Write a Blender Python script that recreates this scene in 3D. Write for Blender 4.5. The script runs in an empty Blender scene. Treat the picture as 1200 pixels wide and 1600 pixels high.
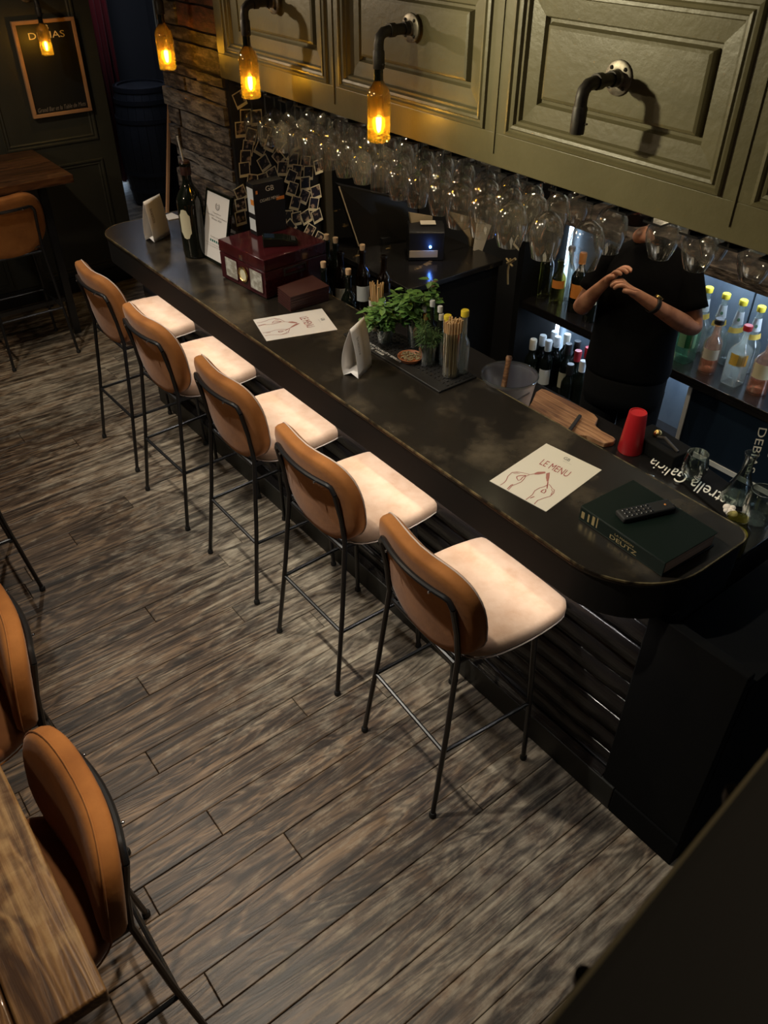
import bpy, bmesh, math, random
from mathutils import Vector, Matrix
R = random.Random(7)
S = bpy.context.scene
COL = S.collection
# ---------------------------------------------------------------- camera
YAW, PIT, ROL, FPX, CAMZ = -0.66243152, 0.9044278, 0.00387482, 1272.38, 2.65
RM = Matrix.Rotation(YAW, 3, 'Z') @ Matrix.Rotation(PIT, 3, 'X') @ Matrix.Rotation(ROL, 3, 'Z')
cd = bpy.data.cameras.new('camera'); cam = bpy.data.objects.new('camera', cd); COL.objects.link(cam)
cd.sensor_fit = 'VERTICAL'; cd.sensor_height = 36; cd.sensor_width = 27; cd.lens = FPX / 1600 * 36
cd.clip_start = 0.02
cd.dof.use_dof = True; cd.dof.focus_distance = 3.2; cd.dof.aperture_fstop = 7.0
cam.matrix_world = Matrix.Translation((0, 0, CAMZ)) @ RM.to_4x4()
S.camera = cam
# ---------------------------------------------------------------- light
w = bpy.data.worlds.new('world'); S.world = w; w.use_nodes = True
w.node_tree.nodes['Background'].inputs[0].default_value = (0.55, 0.6, 0.75, 1)
w.node_tree.nodes['Background'].inputs[1].default_value = 0.02
S.view_settings.view_transform = 'Standard'; S.view_settings.look = 'None'
S.view_settings.gamma = 1; S.view_settings.exposure = 0.0
S.view_settings.use_curve_mapping = False

def light(name, kind, loc, tgt, power, col, size=0.05, angle=90, blend=0.6, sy=None):
    l = bpy.data.lights.new(name, kind); l.energy = power; l.color = col
    if kind == 'SPOT':
        l.spot_size = math.radians(angle); l.spot_blend = blend; l.shadow_soft_size = size
    elif kind == 'AREA':
        l.size = size
        if sy: l.shape = 'RECTANGLE'; l.size_y = sy
    else: l.shadow_soft_size = size
    o = bpy.data.objects.new(name, l); COL.objects.link(o); o.location = loc
    if tgt: o.rotation_euler = (Vector(tgt) - Vector(loc)).to_track_quat('-Z', 'Y').to_euler()
    return o
WARM = (1, .80, .55); NEUT = (1, .93, .80); COOL = (.62, .78, 1)
light('under_counter_led', 'AREA', (1.60, 2.65, .946), None, 8.6, (1, .93, .86), .02, sy=3.4)
light('spot_bar', 'SPOT', (0.55, 1.9, 2.9), (1.3, 1.2, 0.3), 120, NEUT, .03, 80, .9)
light('spot_bar', 'SPOT', (0.55, 3.1, 2.9), (1.35, 2.7, 0.3), 110, NEUT, .03, 80, .9)
light('spot_bar', 'SPOT', (0.6, 4.5, 2.9), (1.35, 4.1, 0.3), 90, NEUT, .03, 80, .9)
light('fill_left', 'POINT', (-.9, 3.6, 2.5), None, 26, WARM, .08)  # warm fill added to brighten the stool backs, no fixture of its own
light('spot_table', 'SPOT', (0.95, 1.3, 2.95), (-.1, 1.2, 1.0), 85, WARM, .04, 70, .9)
light('spot_far', 'SPOT', (0.6, 5.0, 2.9), (1.4, 5.9, 1.0), 45, WARM, .04, 90, .9)
light('spot_cabinet', 'SPOT', (0.95, 4.3, 2.5), (1.95, 2.4, 2.2), 60, WARM, .03, 70, .9)
light('spot_cabinet', 'SPOT', (0.9, 2.35, 2.45), (1.95, 1.4, 2.25), 62, (1, .90, .58), .03, 95, .9)
for _y in (1.5, 2.35, 3.2):
    light('fill_rack', 'POINT', (2.75, _y, 2.35), None, 16, WARM, .03)  # unseen fill added behind the rack to brighten the hanging glasses
for _y in (1.2, 2.0, 2.8, 3.4):
    light('rack_glint_fill', 'POINT', (2.20, _y + .06, 1.935), None, 2.6, (1, .8, .5), .012)  # tiny added lights that put glints on the glass bowls
light('rail_fill', 'POINT', (1.3, -.5, 2.9), None, 5, WARM, .05)  # added behind the camera so the dark railing picks up some light
# ---------------------------------------------------------------- projection helpers (pixel of the photograph -> world point on a real plane)
def ray(x, y): return RM @ Vector(((x - 600) / FPX, (800 - y) / FPX, -1.0))
C0 = Vector((0, 0, CAMZ))
def PZ(x, y, z): d = ray(x, y); return C0 + d * ((z - CAMZ) / d.z)
def PX(x, y, X): d = ray(x, y); return C0 + d * (X / d.x)
def PY(x, y, Y): d = ray(x, y); return C0 + d * (Y / d.y)
# ---------------------------------------------------------------- materials
def mat(name, col, rough=.5, metal=0, spec=.5, coat=0, noise=None, bump=None, emit=None, sheen=0, trans=0, ior=1.5, coords='Object'):
    """noise=(scale xyz, colour2, low, high) ; bump=(scale xyz, strength)"""
    m = bpy.data.materials.new(name); m.use_nodes = True; nt = m.node_tree; b = nt.nodes['Principled BSDF']
    b.inputs['Base Color'].default_value = (*col, 1); b.inputs['Roughness'].default_value = rough
    b.inputs['Metallic'].default_value = metal; b.inputs['Specular IOR Level'].default_value = spec
    b.inputs['Coat Weight'].default_value = coat; b.inputs['IOR'].default_value = ior
    b.inputs['Coat Roughness'].default_value = .12
    b.inputs['Transmission Weight'].default_value = trans
    if sheen: b.inputs['Sheen Weight'].default_value = sheen; b.inputs['Sheen Roughness'].default_value = .4
    if emit: b.inputs['Emission Color'].default_value = (*emit[0], 1); b.inputs['Emission Strength'].default_value = emit[1]
    tc = nt.nodes.new('ShaderNodeTexCoord')
    def nz(sc, detail=5, rough_=.6):
        mp = nt.nodes.new('ShaderNodeMapping'); mp.inputs['Scale'].default_value = sc
        nt.links.new(tc.outputs[coords], mp.inputs[0])
        n = nt.nodes.new('ShaderNodeTexNoise'); n.inputs['Scale'].default_value = 1; n.inputs['Detail'].default_value = detail
        n.inputs['Roughness'].default_value = rough_; nt.links.new(mp.outputs[0], n.inputs['Vector']); return n
    if noise:
        n = nz(noise[0]); r = nt.nodes.new('ShaderNodeMapRange'); r.inputs[1].default_value = noise[2]; r.inputs[2].default_value = noise[3]
        nt.links.new(n.outputs['Fac'], r.inputs[0])
        mx = nt.nodes.new('ShaderNodeMix'); mx.data_type = 'RGBA'; mx.inputs[6].default_value = (*col, 1); mx.inputs[7].default_value = (*noise[1], 1)
        nt.links.new(r.outputs[0], mx.inputs[0]); nt.links.new(mx.outputs[2], b.inputs['Base Color'])
    if bump:
        n = nz(bump[0]); bp = nt.nodes.new('ShaderNodeBump'); bp.inputs['Strength'].default_value = bump[1]; bp.inputs['Distance'].default_value = .01
        nt.links.new(n.outputs['Fac'], bp.inputs['Height']); nt.links.new(bp.outputs[0], b.inputs['Normal'])
    return m

def wood(name, c1, c2, c3, axis='X', rough=.55, wear_light=None, sc=1.0, coat=0, seams=None):
    """streaky timber: c1 dark, c2 mid, c3 light grain; wear=(colour, low, high, scale)"""
    m = bpy.data.materials.new(name); m.use_nodes = True; nt = m.node_tree; N = nt.nodes; L = nt.links; b = N['Principled BSDF']
    tc = N.new('ShaderNodeTexCoord'); oi = N.new('ShaderNodeObjectInfo')
    off = N.new('ShaderNodeVectorMath'); off.operation = 'MULTIPLY_ADD'; off.inputs[1].default_value = (1, 1, 1)
    rv = N.new('ShaderNodeMath'); rv.operation = 'MULTIPLY'; rv.inputs[1].default_value = 37.0; L.new(oi.outputs['Random'], rv.inputs[0])
    L.new(tc.outputs['Object'], off.inputs[0]); L.new(rv.outputs[0], off.inputs[2])
    s = {'X': (1.6, 26, 26), 'Y': (26, 1.6, 26), 'Z': (26, 26, 1.6)}[axis]
    def nz(vec, scale, det=6, rg=.65, dist=0):
        mp = N.new('ShaderNodeMapping'); mp.inputs['Scale'].default_value = tuple(v * sc for v in scale); L.new(vec, mp.inputs[0])
        n = N.new('ShaderNodeTexNoise'); n.inputs['Scale'].default_value = 1; n.inputs['Detail'].default_value = det; n.inputs['Roughness'].default_value = rg
        n.inputs['Distortion'].default_value = dist; L.new(mp.outputs[0], n.inputs['Vector']); return n
    g = nz(off.outputs[0], s, 7, .7, .8)
    s2 = {'X': (1.1, 7, 7), 'Y': (7, 1.1, 7), 'Z': (7, 7, 1.1)}[axis]
    g2 = nz(off.outputs[0], s2, 3, .5, 1.6)
    # cathedral rings
    sn = N.new('ShaderNodeMath'); sn.operation = 'MULTIPLY'; sn.inputs[1].default_value = 55; L.new(g2.outputs['Fac'], sn.inputs[0])
    si = N.new('ShaderNodeMath'); si.operation = 'SINE'; L.new(sn.outputs[0], si.inputs[0])
    ad = N.new('ShaderNodeMath'); ad.operation = 'MULTIPLY_ADD'; ad.inputs[1].default_value = .085; L.new(si.outputs[0], ad.inputs[0]); L.new(g.outputs['Fac'], ad.inputs[2])
    cr = N.new('ShaderNodeValToRGB'); e = cr.color_ramp.elements
    e[0].position = .34; e[0].color = (*c1, 1); e[1].position = .68; e[1].color = (*c3, 1); k = e.new(.5); k.color = (*c2, 1)
    L.new(ad.outputs[0], cr.inputs[0])
    hv = N.new('ShaderNodeHueSaturation'); L.new(cr.outputs[0], hv.inputs['Color'])
    mr = N.new('ShaderNodeMapRange'); mr.inputs[3].default_value = .7; mr.inputs[4].default_value = 1.3; L.new(oi.outputs['Random'], mr.inputs[0]); L.new(mr.outputs[0], hv.inputs['Value'])
    out = hv.outputs[0]
    rsock = None
    if wear_light:
        wn = nz(tc.outputs['Object'], (wear_light[3] * .8, wear_light[3] * 1.5, wear_light[3]), 9, .72, .3)
        wn2 = nz(tc.outputs['Object'], (1.0, 1.1, 1), 2, .5)
        sm = N.new('ShaderNodeMath'); sm.operation = 'MULTIPLY_ADD'; sm.inputs[1].default_value = .55; L.new(wn2.outputs['Fac'], sm.inputs[0]); L.new(wn.outputs['Fac'], sm.inputs[2])
        sm2 = N.new('ShaderNodeMath'); sm2.operation = 'MULTIPLY_ADD'; sm2.inputs[1].default_value = .35; L.new(g.outputs['Fac'], sm2.inputs[0]); L.new(sm.outputs[0], sm2.inputs[2])
        fl_ = nz(off.outputs[0], (9, 75, 75) if axis == 'X' else (75, 9, 75), 3, .6)
        sm3 = N.new('ShaderNodeMath'); sm3.operation = 'MULTIPLY_ADD'; sm3.inputs[1].default_value = .30; L.new(fl_.outputs['Fac'], sm3.inputs[0]); L.new(sm2.outputs[0], sm3.inputs[2])
        sx = N.new('ShaderNodeSeparateXYZ'); L.new(tc.outputs['Object'], sx.inputs[0]); tx = N.new('ShaderNodeMapRange'); tx.inputs[1].default_value = .1 if axis == 'X' else -.3; tx.inputs[2].default_value = 1.55 if axis == 'X' else .0; tx.inputs[3].default_value = -.02 if axis == 'X' else .13; tx.inputs[4].default_value = .30 if axis == 'X' else .2; L.new(sx.outputs[0], tx.inputs[0])  # wear rises along x; on the floor it also paints in brightness by the bar
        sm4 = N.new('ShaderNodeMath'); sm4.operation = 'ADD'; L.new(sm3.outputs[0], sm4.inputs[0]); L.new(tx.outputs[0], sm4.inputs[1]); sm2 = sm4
        r = N.new('ShaderNodeMapRange'); r.inputs[1].default_value = wear_light[1] + .15; r.inputs[2].default_value = wear_light[2] + .15; L.new(sm2.outputs[0], r.inputs[0])
        mx = N.new('ShaderNodeMix'); mx.data_type = 'RGBA'; mx.inputs[7].default_value = (*wear_light[0], 1); L.new(out, mx.inputs[6])
        gm = N.new('ShaderNodeMapRange'); gm.inputs[1].default_value = .36; gm.inputs[2].default_value = .66; gm.inputs[3].default_value = .25; gm.inputs[4].default_value = 1.0; L.new(ad.outputs[0], gm.inputs[0])
        mg = N.new('ShaderNodeMath'); mg.operation = 'MULTIPLY'; L.new(r.outputs[0], mg.inputs[0]); L.new(gm.outputs[0], mg.inputs[1]); L.new(mg.outputs[0], mx.inputs[0]); out = mx.outputs[2]
        rr = N.new('ShaderNodeMapRange'); rr.inputs[3].default_value = rough; rr.inputs[4].default_value = min(1, rough + .2); L.new(r.outputs[0], rr.inputs[0]); L.new(rr.outputs[0], b.inputs['Roughness'])
    else: b.inputs['Roughness'].default_value = rough
    L.new(out, b.inputs['Base Color'])
    bp = N.new('ShaderNodeBump'); bp.inputs['Strength'].default_value = .35; bp.inputs['Distance'].default_value = .004; L.new(ad.outputs[0], bp.inputs['Height']); L.new(bp.outputs[0], b.inputs['Normal'])
    b.inputs['Coat Weight'].default_value = coat
    return m

def glass(name, tint=(1, 1, 1), rough=.02, strength=1.0, edge=.35, haze=None):
    """thin glass: tinted see-through + Fresnel gloss, thicker looking towards the silhouette"""
    m = bpy.data.materials.new(name); m.use_nodes = True; nt = m.node_tree; N = nt.nodes; L = nt.links; N.clear()
    o = N.new('ShaderNodeOutputMaterial'); t = N.new('ShaderNodeBsdfTransparent'); g = N.new('ShaderNodeBsdfGlossy'); mx = N.new('ShaderNodeMixShader')
    lw = N.new('ShaderNodeLayerWeight'); lw.inputs[0].default_value = edge
    mm = N.new('ShaderNodeMapRange'); mm.inputs[3].default_value = .08; mm.inputs[4].default_value = .9 * strength; L.new(lw.outputs['Facing'], mm.inputs[0])
    t.inputs[0].default_value = (*tint, 1); g.inputs['Roughness'].default_value = rough; g.inputs[0].default_value = (.9, .9, .9, 1)
    L.new(mm.outputs[0], mx.inputs[0]); src = t.outputs[0]
    if haze:
        d = N.new('ShaderNodeBsdfTranslucent'); d.inputs[0].default_value = (*haze[0], 1); m2 = N.new('ShaderNodeMixShader'); m2.inputs[0].default_value = haze[1]
        L.new(t.outputs[0], m2.inputs[1]); L.new(d.outputs[0], m2.inputs[2]); src = m2.outputs[0]
    L.new(src, mx.inputs[1]); L.new(g.outputs[0], mx.inputs[2]); L.new(mx.outputs[0], o.inputs[0]); return m

M = {}
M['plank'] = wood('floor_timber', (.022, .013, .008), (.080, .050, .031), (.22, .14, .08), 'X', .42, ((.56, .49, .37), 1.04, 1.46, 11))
M['subfloor'] = mat('joint_dark', (.012, .009, .007), .9)
M['table'] = wood('table_timber', (.07, .030, .012), (.22, .11, .042), (.42, .24, .10), 'Y', .38, ((.50, .33, .15), 1.15, 1.38, 6), coat=.2)
M['table_far'] = wood('varnished_timber', (.05, .02, .01), (.11, .045, .02), (.17, .075, .03), 'X', .28, None, coat=.5)
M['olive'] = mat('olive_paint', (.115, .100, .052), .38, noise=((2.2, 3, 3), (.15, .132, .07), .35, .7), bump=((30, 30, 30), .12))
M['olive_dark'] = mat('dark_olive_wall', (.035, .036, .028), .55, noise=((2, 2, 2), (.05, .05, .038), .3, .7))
M['black'] = mat('black_paint', (.012, .012, .013), .45)
M['plinth'] = mat('plinth_paint', (.02, .02, .017), .5)
M['black_gloss'] = mat('black_lacquer', (.010, .009, .009), .22, bump=((3, 3, 40), .5))
M['metal_black'] = mat('black_steel', (.012, .012, .013), .3, metal=0, spec=.6)
M['rubber'] = mat('black_rubber', (.015, .015, .015), .7)
M['counter'] = mat('patinated_counter', (.016, .013, .010), .26, spec=.6, noise=((3.5, 3.5, 3.5), (.115, .090, .058), .50, .78), bump=((25, 25, 25), .06))
M['counter_edge'] = mat('worn_metal_edge', (.34, .27, .14), .35, metal=.6, noise=((7, 22, 7), (.03, .025, .02), .38, .62))
M['velvet'] = mat('cognac_velvet', (.42, .165, .045), .8, spec=.15, sheen=.12, noise=((7, 7, 7), (.27, .10, .028), .35, .75), bump=((60, 60, 60), .1))
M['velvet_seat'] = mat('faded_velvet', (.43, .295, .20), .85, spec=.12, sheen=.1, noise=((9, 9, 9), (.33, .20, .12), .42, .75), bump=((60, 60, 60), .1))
M['apron'] = mat('apron_black', (.006, .006, .006), .6, spec=.3)
M['velvet_seat2'] = mat('cognac_velvet_seat', (.32, .12, .04), .85, spec=.15, sheen=.5, noise=((6, 6, 6), (.22, .08, .03), .42, .75))
M['piping'] = mat('pale_welt', (.62, .5, .42), .7)
M['brick_a'] = mat('brick_dark', (.030, .022, .018), .6, noise=((14, 14, 45), (.20, .155, .12), .45, .72), bump=((22, 22, 60), 1.0))
M['brick_b'] = mat('brick_red', (.15, .055, .035), .7, noise=((12, 12, 35), (.05, .028, .022), .4, .65), bump=((30, 30, 60), .6))
M['brick_c'] = mat('brick_grey', (.16, .135, .115), .6, noise=((12, 12, 40), (.035, .028, .024), .4, .62), bump=((22, 22, 60), 1.0))
M['mortar'] = mat('mortar_dark', (.022, .017, .014), .9)
M['paper'] = mat('white_paper', (.78, .73, .68), .6)
M['paper_b'] = mat('cream_paper', (.74, .68, .56), .6)
M['ink_red'] = mat('red_ink', (.33, .07, .06), .6)
M['ink'] = mat('black_ink', (.03, .03, .03), .6)
M['ink_grey'] = mat('grey_ink', (.25, .22, .2), .6)
M['ink_teal'] = mat('teal_ink', (.0, .12, .10), .6)
M['glass'] = glass('clear_glass', (.97, .97, .95), .05, 1, .45, ((.95, .88, .70), .08))
M['glass_thick'] = glass('thick_glass', (.88, .93, .9), .03, 1, .5)
M['glass_green'] = glass('green_glass', (.06, .14, .05), .05, .5, .3)
M['glass_dark'] = mat('dark_bottle_glass', (.006, .008, .005), .08, spec=.8)
M['glass_amber'] = glass('amber_lamp_glass', (.62, .50, .13), .04, .45, .25, ((.80, .55, .08), .07))
M['glass_smoke'] = glass('smoky_neck_glass', (.13, .09, .03), .05, .6, .3, ((.5, .3, .05), .10))
M['ice'] = glass('frosted_plastic', (.55, .55, .56), .3, .6, .3, ((.75, .74, .78), .45))
M['bulb'] = mat('lit_filament', (1, .7, .2), .5, emit=((1, .70, .30), 90))
M['iron'] = mat('cast_iron', (.03, .026, .024), .5, metal=.4, noise=((40, 40, 40), (.06, .05, .04), .4, .7))
M['flange'] = mat('dull_zinc', (.28, .25, .2), .45, metal=.6, noise=((50, 50, 50), (.12, .1, .08), .4, .7))
M['post'] = mat('post_brown', (.045, .036, .018), .5)
M['chrome'] = mat('chrome', (.7, .7, .72), .15, metal=1)
M['brass'] = mat('brass', (.75, .52, .2), .25, metal=1)
M['gold'] = mat('gold_print', (.55, .42, .2), .4, metal=.6)
M['mahogany'] = mat('mahogany_lacquer', (.060, .009, .012), .14, spec=.5, coat=.4, noise=((4, 40, 4), (.032, .005, .007), .35, .7))
M['burgundy'] = mat('burgundy_cover', (.050, .014, .011), .5)
M['page'] = mat('page_edges', (.62, .44, .30), .7, noise=((2, 2, 300), (.45, .30, .20), .35, .65))
M['book'] = mat('green_cloth', (.003, .009, .006), .5, spec=.3)
M['rubbermat'] = mat('black_rubber_mat', (.014, .013, .012), .5)
M['white_print'] = mat('white_print', (.8, .78, .72), .5)
M['cork'] = mat('cork', (.62, .42, .24), .8)
M['straw'] = mat('reed_straw', (.62, .40, .19), .6)
M['leaf'] = mat('mint_leaf', (.16, .32, .07), .5, noise=((30, 30, 30), (.035, .10, .02), .35, .7))
M['leaf_dark'] = mat('rosemary_leaf', (.05, .10, .03), .5)
M['stem'] = mat('stem', (.10, .13, .05), .6)
M['red_plastic'] = mat('red_anodised', (.42, .015, .02), .3, spec=.6)
M['board'] = wood('board_timber', (.10, .04, .018), (.24, .115, .05), (.36, .20, .10), 'Y', .5)
M['frame_wood'] = mat('pine_frame', (.50, .28, .15), .6, noise=((4, 4, 4), (.36, .19, .10), .4, .7))
M['void'] = mat('matt_black_side', (.004, .004, .004), .9, spec=.15)
M['chalk'] = mat('blackboard', (.012, .013, .014), .5)
M['gold_letter'] = mat('pale_gold_letters', (.8, .7, .5), .5)
M['curtain'] = mat('red_velvet_drape', (.16, .008, .012), .8, sheen=.3)
M['barrel'] = mat('dark_cask', (.045, .05, .062), .5, noise=((3, 3, 1), (.03, .033, .04), .4, .6))
M['hoop'] = mat('cask_hoop', (.06, .065, .08), .4, metal=.5)
M['wall_room'] = mat('blue_black_wall', (.05, .053, .06), .7)
M['blue_panel'] = mat('steel_back_panel', (.20, .25, .30), .32, metal=.4, noise=((3, 4, 2), (.10, .13, .17), .4, .7))
M['navy'] = mat('navy_gloss', (.012, .022, .04), .15, spec=.7)
M['skin'] = mat('skin', (.55, .27, .17), .5, spec=.4, noise=((20, 20, 20), (.34, .15, .09), .4, .7))
M['tee'] = mat('black_cotton', (.003, .003, .0035), .95, spec=.15, bump=((12, 12, 12), .3))
M['trousers'] = mat('black_trousers', (.006, .006, .006), .8, spec=.2)
M['hair'] = mat('dark_hair', (.012, .009, .008), .6)
M['yellow'] = mat('yellow_cap', (.75, .58, .04), .4)
M['white_label'] = mat('white_label', (.70, .74, .74), .5)
M['cream_label'] = mat('cream_label', (.72, .66, .45), .5)
M['orange_label'] = mat('orange_label', (.75, .27, .05), .5)
M['yellow_label'] = mat('yellow_label', (.80, .55, .10), .5)
M['foil_pink'] = mat('pink_foil', (.60, .22, .38), .35); M['foil_wine'] = mat('wine_foil', (.18, .02, .06), .35)
M['capsule'] = mat('brown_capsule', (.045, .018, .014), .4)
M['foil_white'] = mat('white_foil', (.70, .72, .72), .4); M['foil_red'] = mat('red_foil', (.45, .03, .04), .35)
M['foil_cream'] = mat('cream_foil', (.62, .58, .48), .4); M['foil_black'] = mat('black_foil', (.02, .02, .02), .35)
M['green_label'] = mat('green_label', (.16, .34, .20), .5)
M['tonic'] = glass('tonic_water', (.80, .84, .80), .03, .8, .4, ((.85, .88, .82), .30))
M['rose'] = glass('rose_spirit', (.97, .74, .60), .03, .8, .4, ((.9, .55, .4), .10))
M['gin'] = glass('green_gin', (.35, .62, .42), .03, .8, .4, ((.5, .75, .6), .12))
M['oliveoil'] = glass('yellow_liquor', (.65, .6, .25), .03, .7, .4)
M['led_blue'] = mat('blue_led', (.1, .3, 1), .5, emit=((.08, .25, 1), 40))
M['led_white'] = mat('cool_led_strip', (.8, .9, 1), .5, emit=((.62, .80, 1), 7))
M['card_tan'] = mat('kraft_card', (.42, .33, .2), .7)
M['marble'] = mat('black_marble', (.012, .011, .010), .18, noise=((9, 9, 9), (.20, .13, .05), .62, .68))
M['rail'] = mat('railing_paint', (.10, .095, .088), .6)
M['rail_edge'] = mat('railing_edge_highlight', (.55, .47, .28), .5)
M['photo'] = mat('photo_print', (.02, .015, .012), .3, noise=((38, 38, 38), (.60, .42, .28), .54, .66))
M['photo_rim'] = mat('photo_rim', (.85, .76, .52), .6)
M['screen'] = mat('till_screen', (.012, .011, .009), .15)
M['skyblue'] = mat('pale_blue_cloth', (.35, .45, .6), .8)
M['gauze'] = mat('tissue', (.75, .70, .66), .8)
# ---------------------------------------------------------------- mesh builder
class B:
    def __init__(s): s.v = []; s.f = []
    def add(s, vs, fs):
        n = len(s.v); s.v += [tuple(v) for v in vs]; s.f += [tuple(i + n for i in f) for f in fs]; return s
    def box(s, a, b, rz=0, piv=None):
        vs = [Vector((x, y, z)) for x in (a[0], b[0]) for y in (a[1], b[1]) for z in (a[2], b[2])]
        if rz:
            p = Vector(piv) if piv else (Vector(a) + Vector(b)) / 2; m = Matrix.Rotation(rz, 3, 'Z'); vs = [m @ (v - p) + p for v in vs]
        return s.add(vs, [(0, 1, 3, 2), (4, 6, 7, 5), (0, 4, 5, 1), (2, 3, 7, 6), (0, 2, 6, 4), (1, 5, 7, 3)])
    def prism(s, pts, lo, hi, f=lambda u, v, w: (u, v, w)):
        n = len(pts); vs = [f(p[0], p[1], lo) for p in pts] + [f(p[0], p[1], hi) for p in pts]
        return s.add(vs, [tuple(range(n))[::-1], tuple(range(n, 2 * n))] + [(i, (i + 1) % n, n + (i + 1) % n, n + i) for i in range(n)])
    def lathe(s, prof, c=(0, 0, 0), seg=20, cap=True, ax=None):
        q = Vector((0, 0, 1)).rotation_difference(Vector(ax).normalized()) if ax else None
        vs = []
        for r, z in prof:
            for k in range(seg):
                a = 2 * math.pi * k / seg; p = Vector((r * math.cos(a), r * math.sin(a), z))
                if q: p = q @ p
                vs.append(p + Vector(c))
        fs = [(i * seg + k, i * seg + (k + 1) % seg, (i + 1) * seg + (k + 1) % seg, (i + 1) * seg + k) for i in range(len(prof) - 1) for k in range(seg)]
        if cap: fs += [tuple(range(seg))[::-1], tuple(range((len(prof) - 1) * seg, len(prof) * seg))]
        return s.add(vs, fs)
    def tube(s, pts, r, seg=8, cap=True):
        pts = [Vector(p) for p in pts]; n = len(pts); rs = r if isinstance(r, (list, tuple)) else [r] * n
        vs = []; up = None
        for i, p in enumerate(pts):
            t = (pts[min(i + 1, n - 1)] - pts[max(i - 1, 0)]).normalized()
            if up is None: up = t.orthogonal().normalized()
            up = (up - t * up.dot(t)).normalized(); w_ = t.cross(up)
            for k in range(seg):
                a = 2 * math.pi * k / seg; vs.append(p + (up * math.cos(a) + w_ * math.sin(a)) * rs[i])
        fs = [(i * seg + k, i * seg + (k + 1) % seg, (i + 1) * seg + (k + 1) % seg, (i + 1) * seg + k) for i in range(n - 1) for k in range(seg)]
        if cap: fs += [tuple(range(seg))[::-1], tuple(range((n - 1) * seg, n * seg))]
        return s.add(vs, fs)
    def loft(s, rings, capa=True, capb=True):
        n = len(rings[0]); vs = [p for r in rings for p in r]
        fs = [(i * n + k, i * n + (k + 1) % n, (i + 1) * n + (k + 1) % n, (i + 1) * n + k) for i in range(len(rings) - 1) for k in range(n)]
        if capa: fs.append(tuple(range(n))[::-1])
        if capb: fs.append(tuple(range((len(rings) - 1) * n, len(rings) * n)))
        return s.add(vs, fs)
    def sphere(s, c, r, seg=12, sz=1.0):
        n = seg // 2; prof = [(max(1e-4, r * math.sin(math.pi * i / n)), -r * sz * math.cos(math.pi * i / n)) for i in range(n + 1)]
        return s.lathe(prof, c, seg)

def obj(name, b, m, parent=None, bev=0, smooth=True, loc=None, rz=0, kind=None, sub=0, ang=40, label=None, flip=True):
    me = bpy.data.meshes.new(name); me.from_pydata(b.v, [], b.f); me.update()
    if flip:
        bm = bmesh.new(); bm.from_mesh(me); bmesh.ops.recalc_face_normals(bm, faces=bm.faces); bm.to_mesh(me); bm.free()
    me.materials.append(M[m] if isinstance(m, str) else m)
    if smooth: me.polygons.foreach_set('use_smooth', [True] * len(me.polygons)); me.set_sharp_from_angle(angle=math.radians(ang))
    o = bpy.data.objects.new(name, me); COL.objects.link(o)
    if parent: o.parent = parent
    if loc: o.location = loc
    if rz: o.rotation_euler = (0, 0, rz)
    if bev:
        d = o.modifiers.new('bevel', 'BEVEL'); d.width = bev; d.segments = 2; d.limit_method = 'ANGLE'; d.angle_limit = math.radians(35)
    if sub:
        d = o.modifiers.new('sub', 'SUBSURF'); d.levels = sub; d.render_levels = sub
    if kind: o['kind'] = kind
    if label: o['label'] = label
    return o
def tag(o, label, cat, group=None, kind=None):
    o['label'] = label; o['category'] = cat
    if group: o['group'] = group
    if kind: o['kind'] = kind
    return o
def thing(name, label, cat, loc=(0, 0, 0), rz=0, group=None):
    o = bpy.data.objects.new(name, None); COL.objects.link(o); o.location = loc; o.rotation_euler = (0, 0, rz); o.empty_display_size = .05
    return tag(o, label, cat, group)
def struct(name, b, m, bev=0, parent=None, smooth=False):
    o = obj(name, b, m, parent, bev, smooth)
    if not parent: o['kind'] = 'structure'
    return o
def dup(root, loc, rz=None, label=None, group=None):
    kids = {}
    def cp(o, par):
        c = o.copy(); COL.objects.link(c)
        if par: c.parent = par
        for ch in list(KIDS.get(o, ())) or list(o.children): cp(ch, c)
        return c
    r = cp(root, None); r.location = loc
    if rz is not None: r.rotation_euler = (0, 0, rz)
    if label: r['label'] = label
    if group: r['group'] = group
    return r
KIDS = {}
_txt = {}
def text_mesh(s):
    if s in _txt: return _txt[s]
    cu = bpy.data.curves.new('t', 'FONT'); cu.body = s; cu.resolution_u = 3
    o = bpy.data.objects.new('t', cu); COL.objects.link(o); dg = bpy.context.evaluated_depsgraph_get(); dg.update()
    me = bpy.data.meshes.new_from_object(o.evaluated_get(dg)); bpy.data.objects.remove(o)
    vs = [v.co.copy() for v in me.vertices]; fs = [tuple(p.vertices) for p in me.polygons]
    x0 = min(v.x for v in vs); x1 = max(v.x for v in vs); y0 = min(v.y for v in vs); y1 = max(v.y for v in vs)
    _txt[s] = ([((v.x - x0) / (x1 - x0), (v.y - y0) / (y1 - y0)) for v in vs], fs); return _txt[s]
def text(s, bl, br, tl, m, parent, name='lettering', off=(0, 0, 0), T=None):
    """flat lettering lying on a surface; bl, br, tl are world corners (or local to parent)"""
    uv, fs = text_mesh(s); bl, br, tl = Vector(bl), Vector(br), Vector(tl); o = Vector(off)
    vs = [bl + (br - bl) * u + (tl - bl) * v + o for u, v in uv]
    if T: vs = [T @ v for v in vs]
    return obj(name, B().add(vs, fs), m, parent, smooth=False, flip=False)
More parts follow.
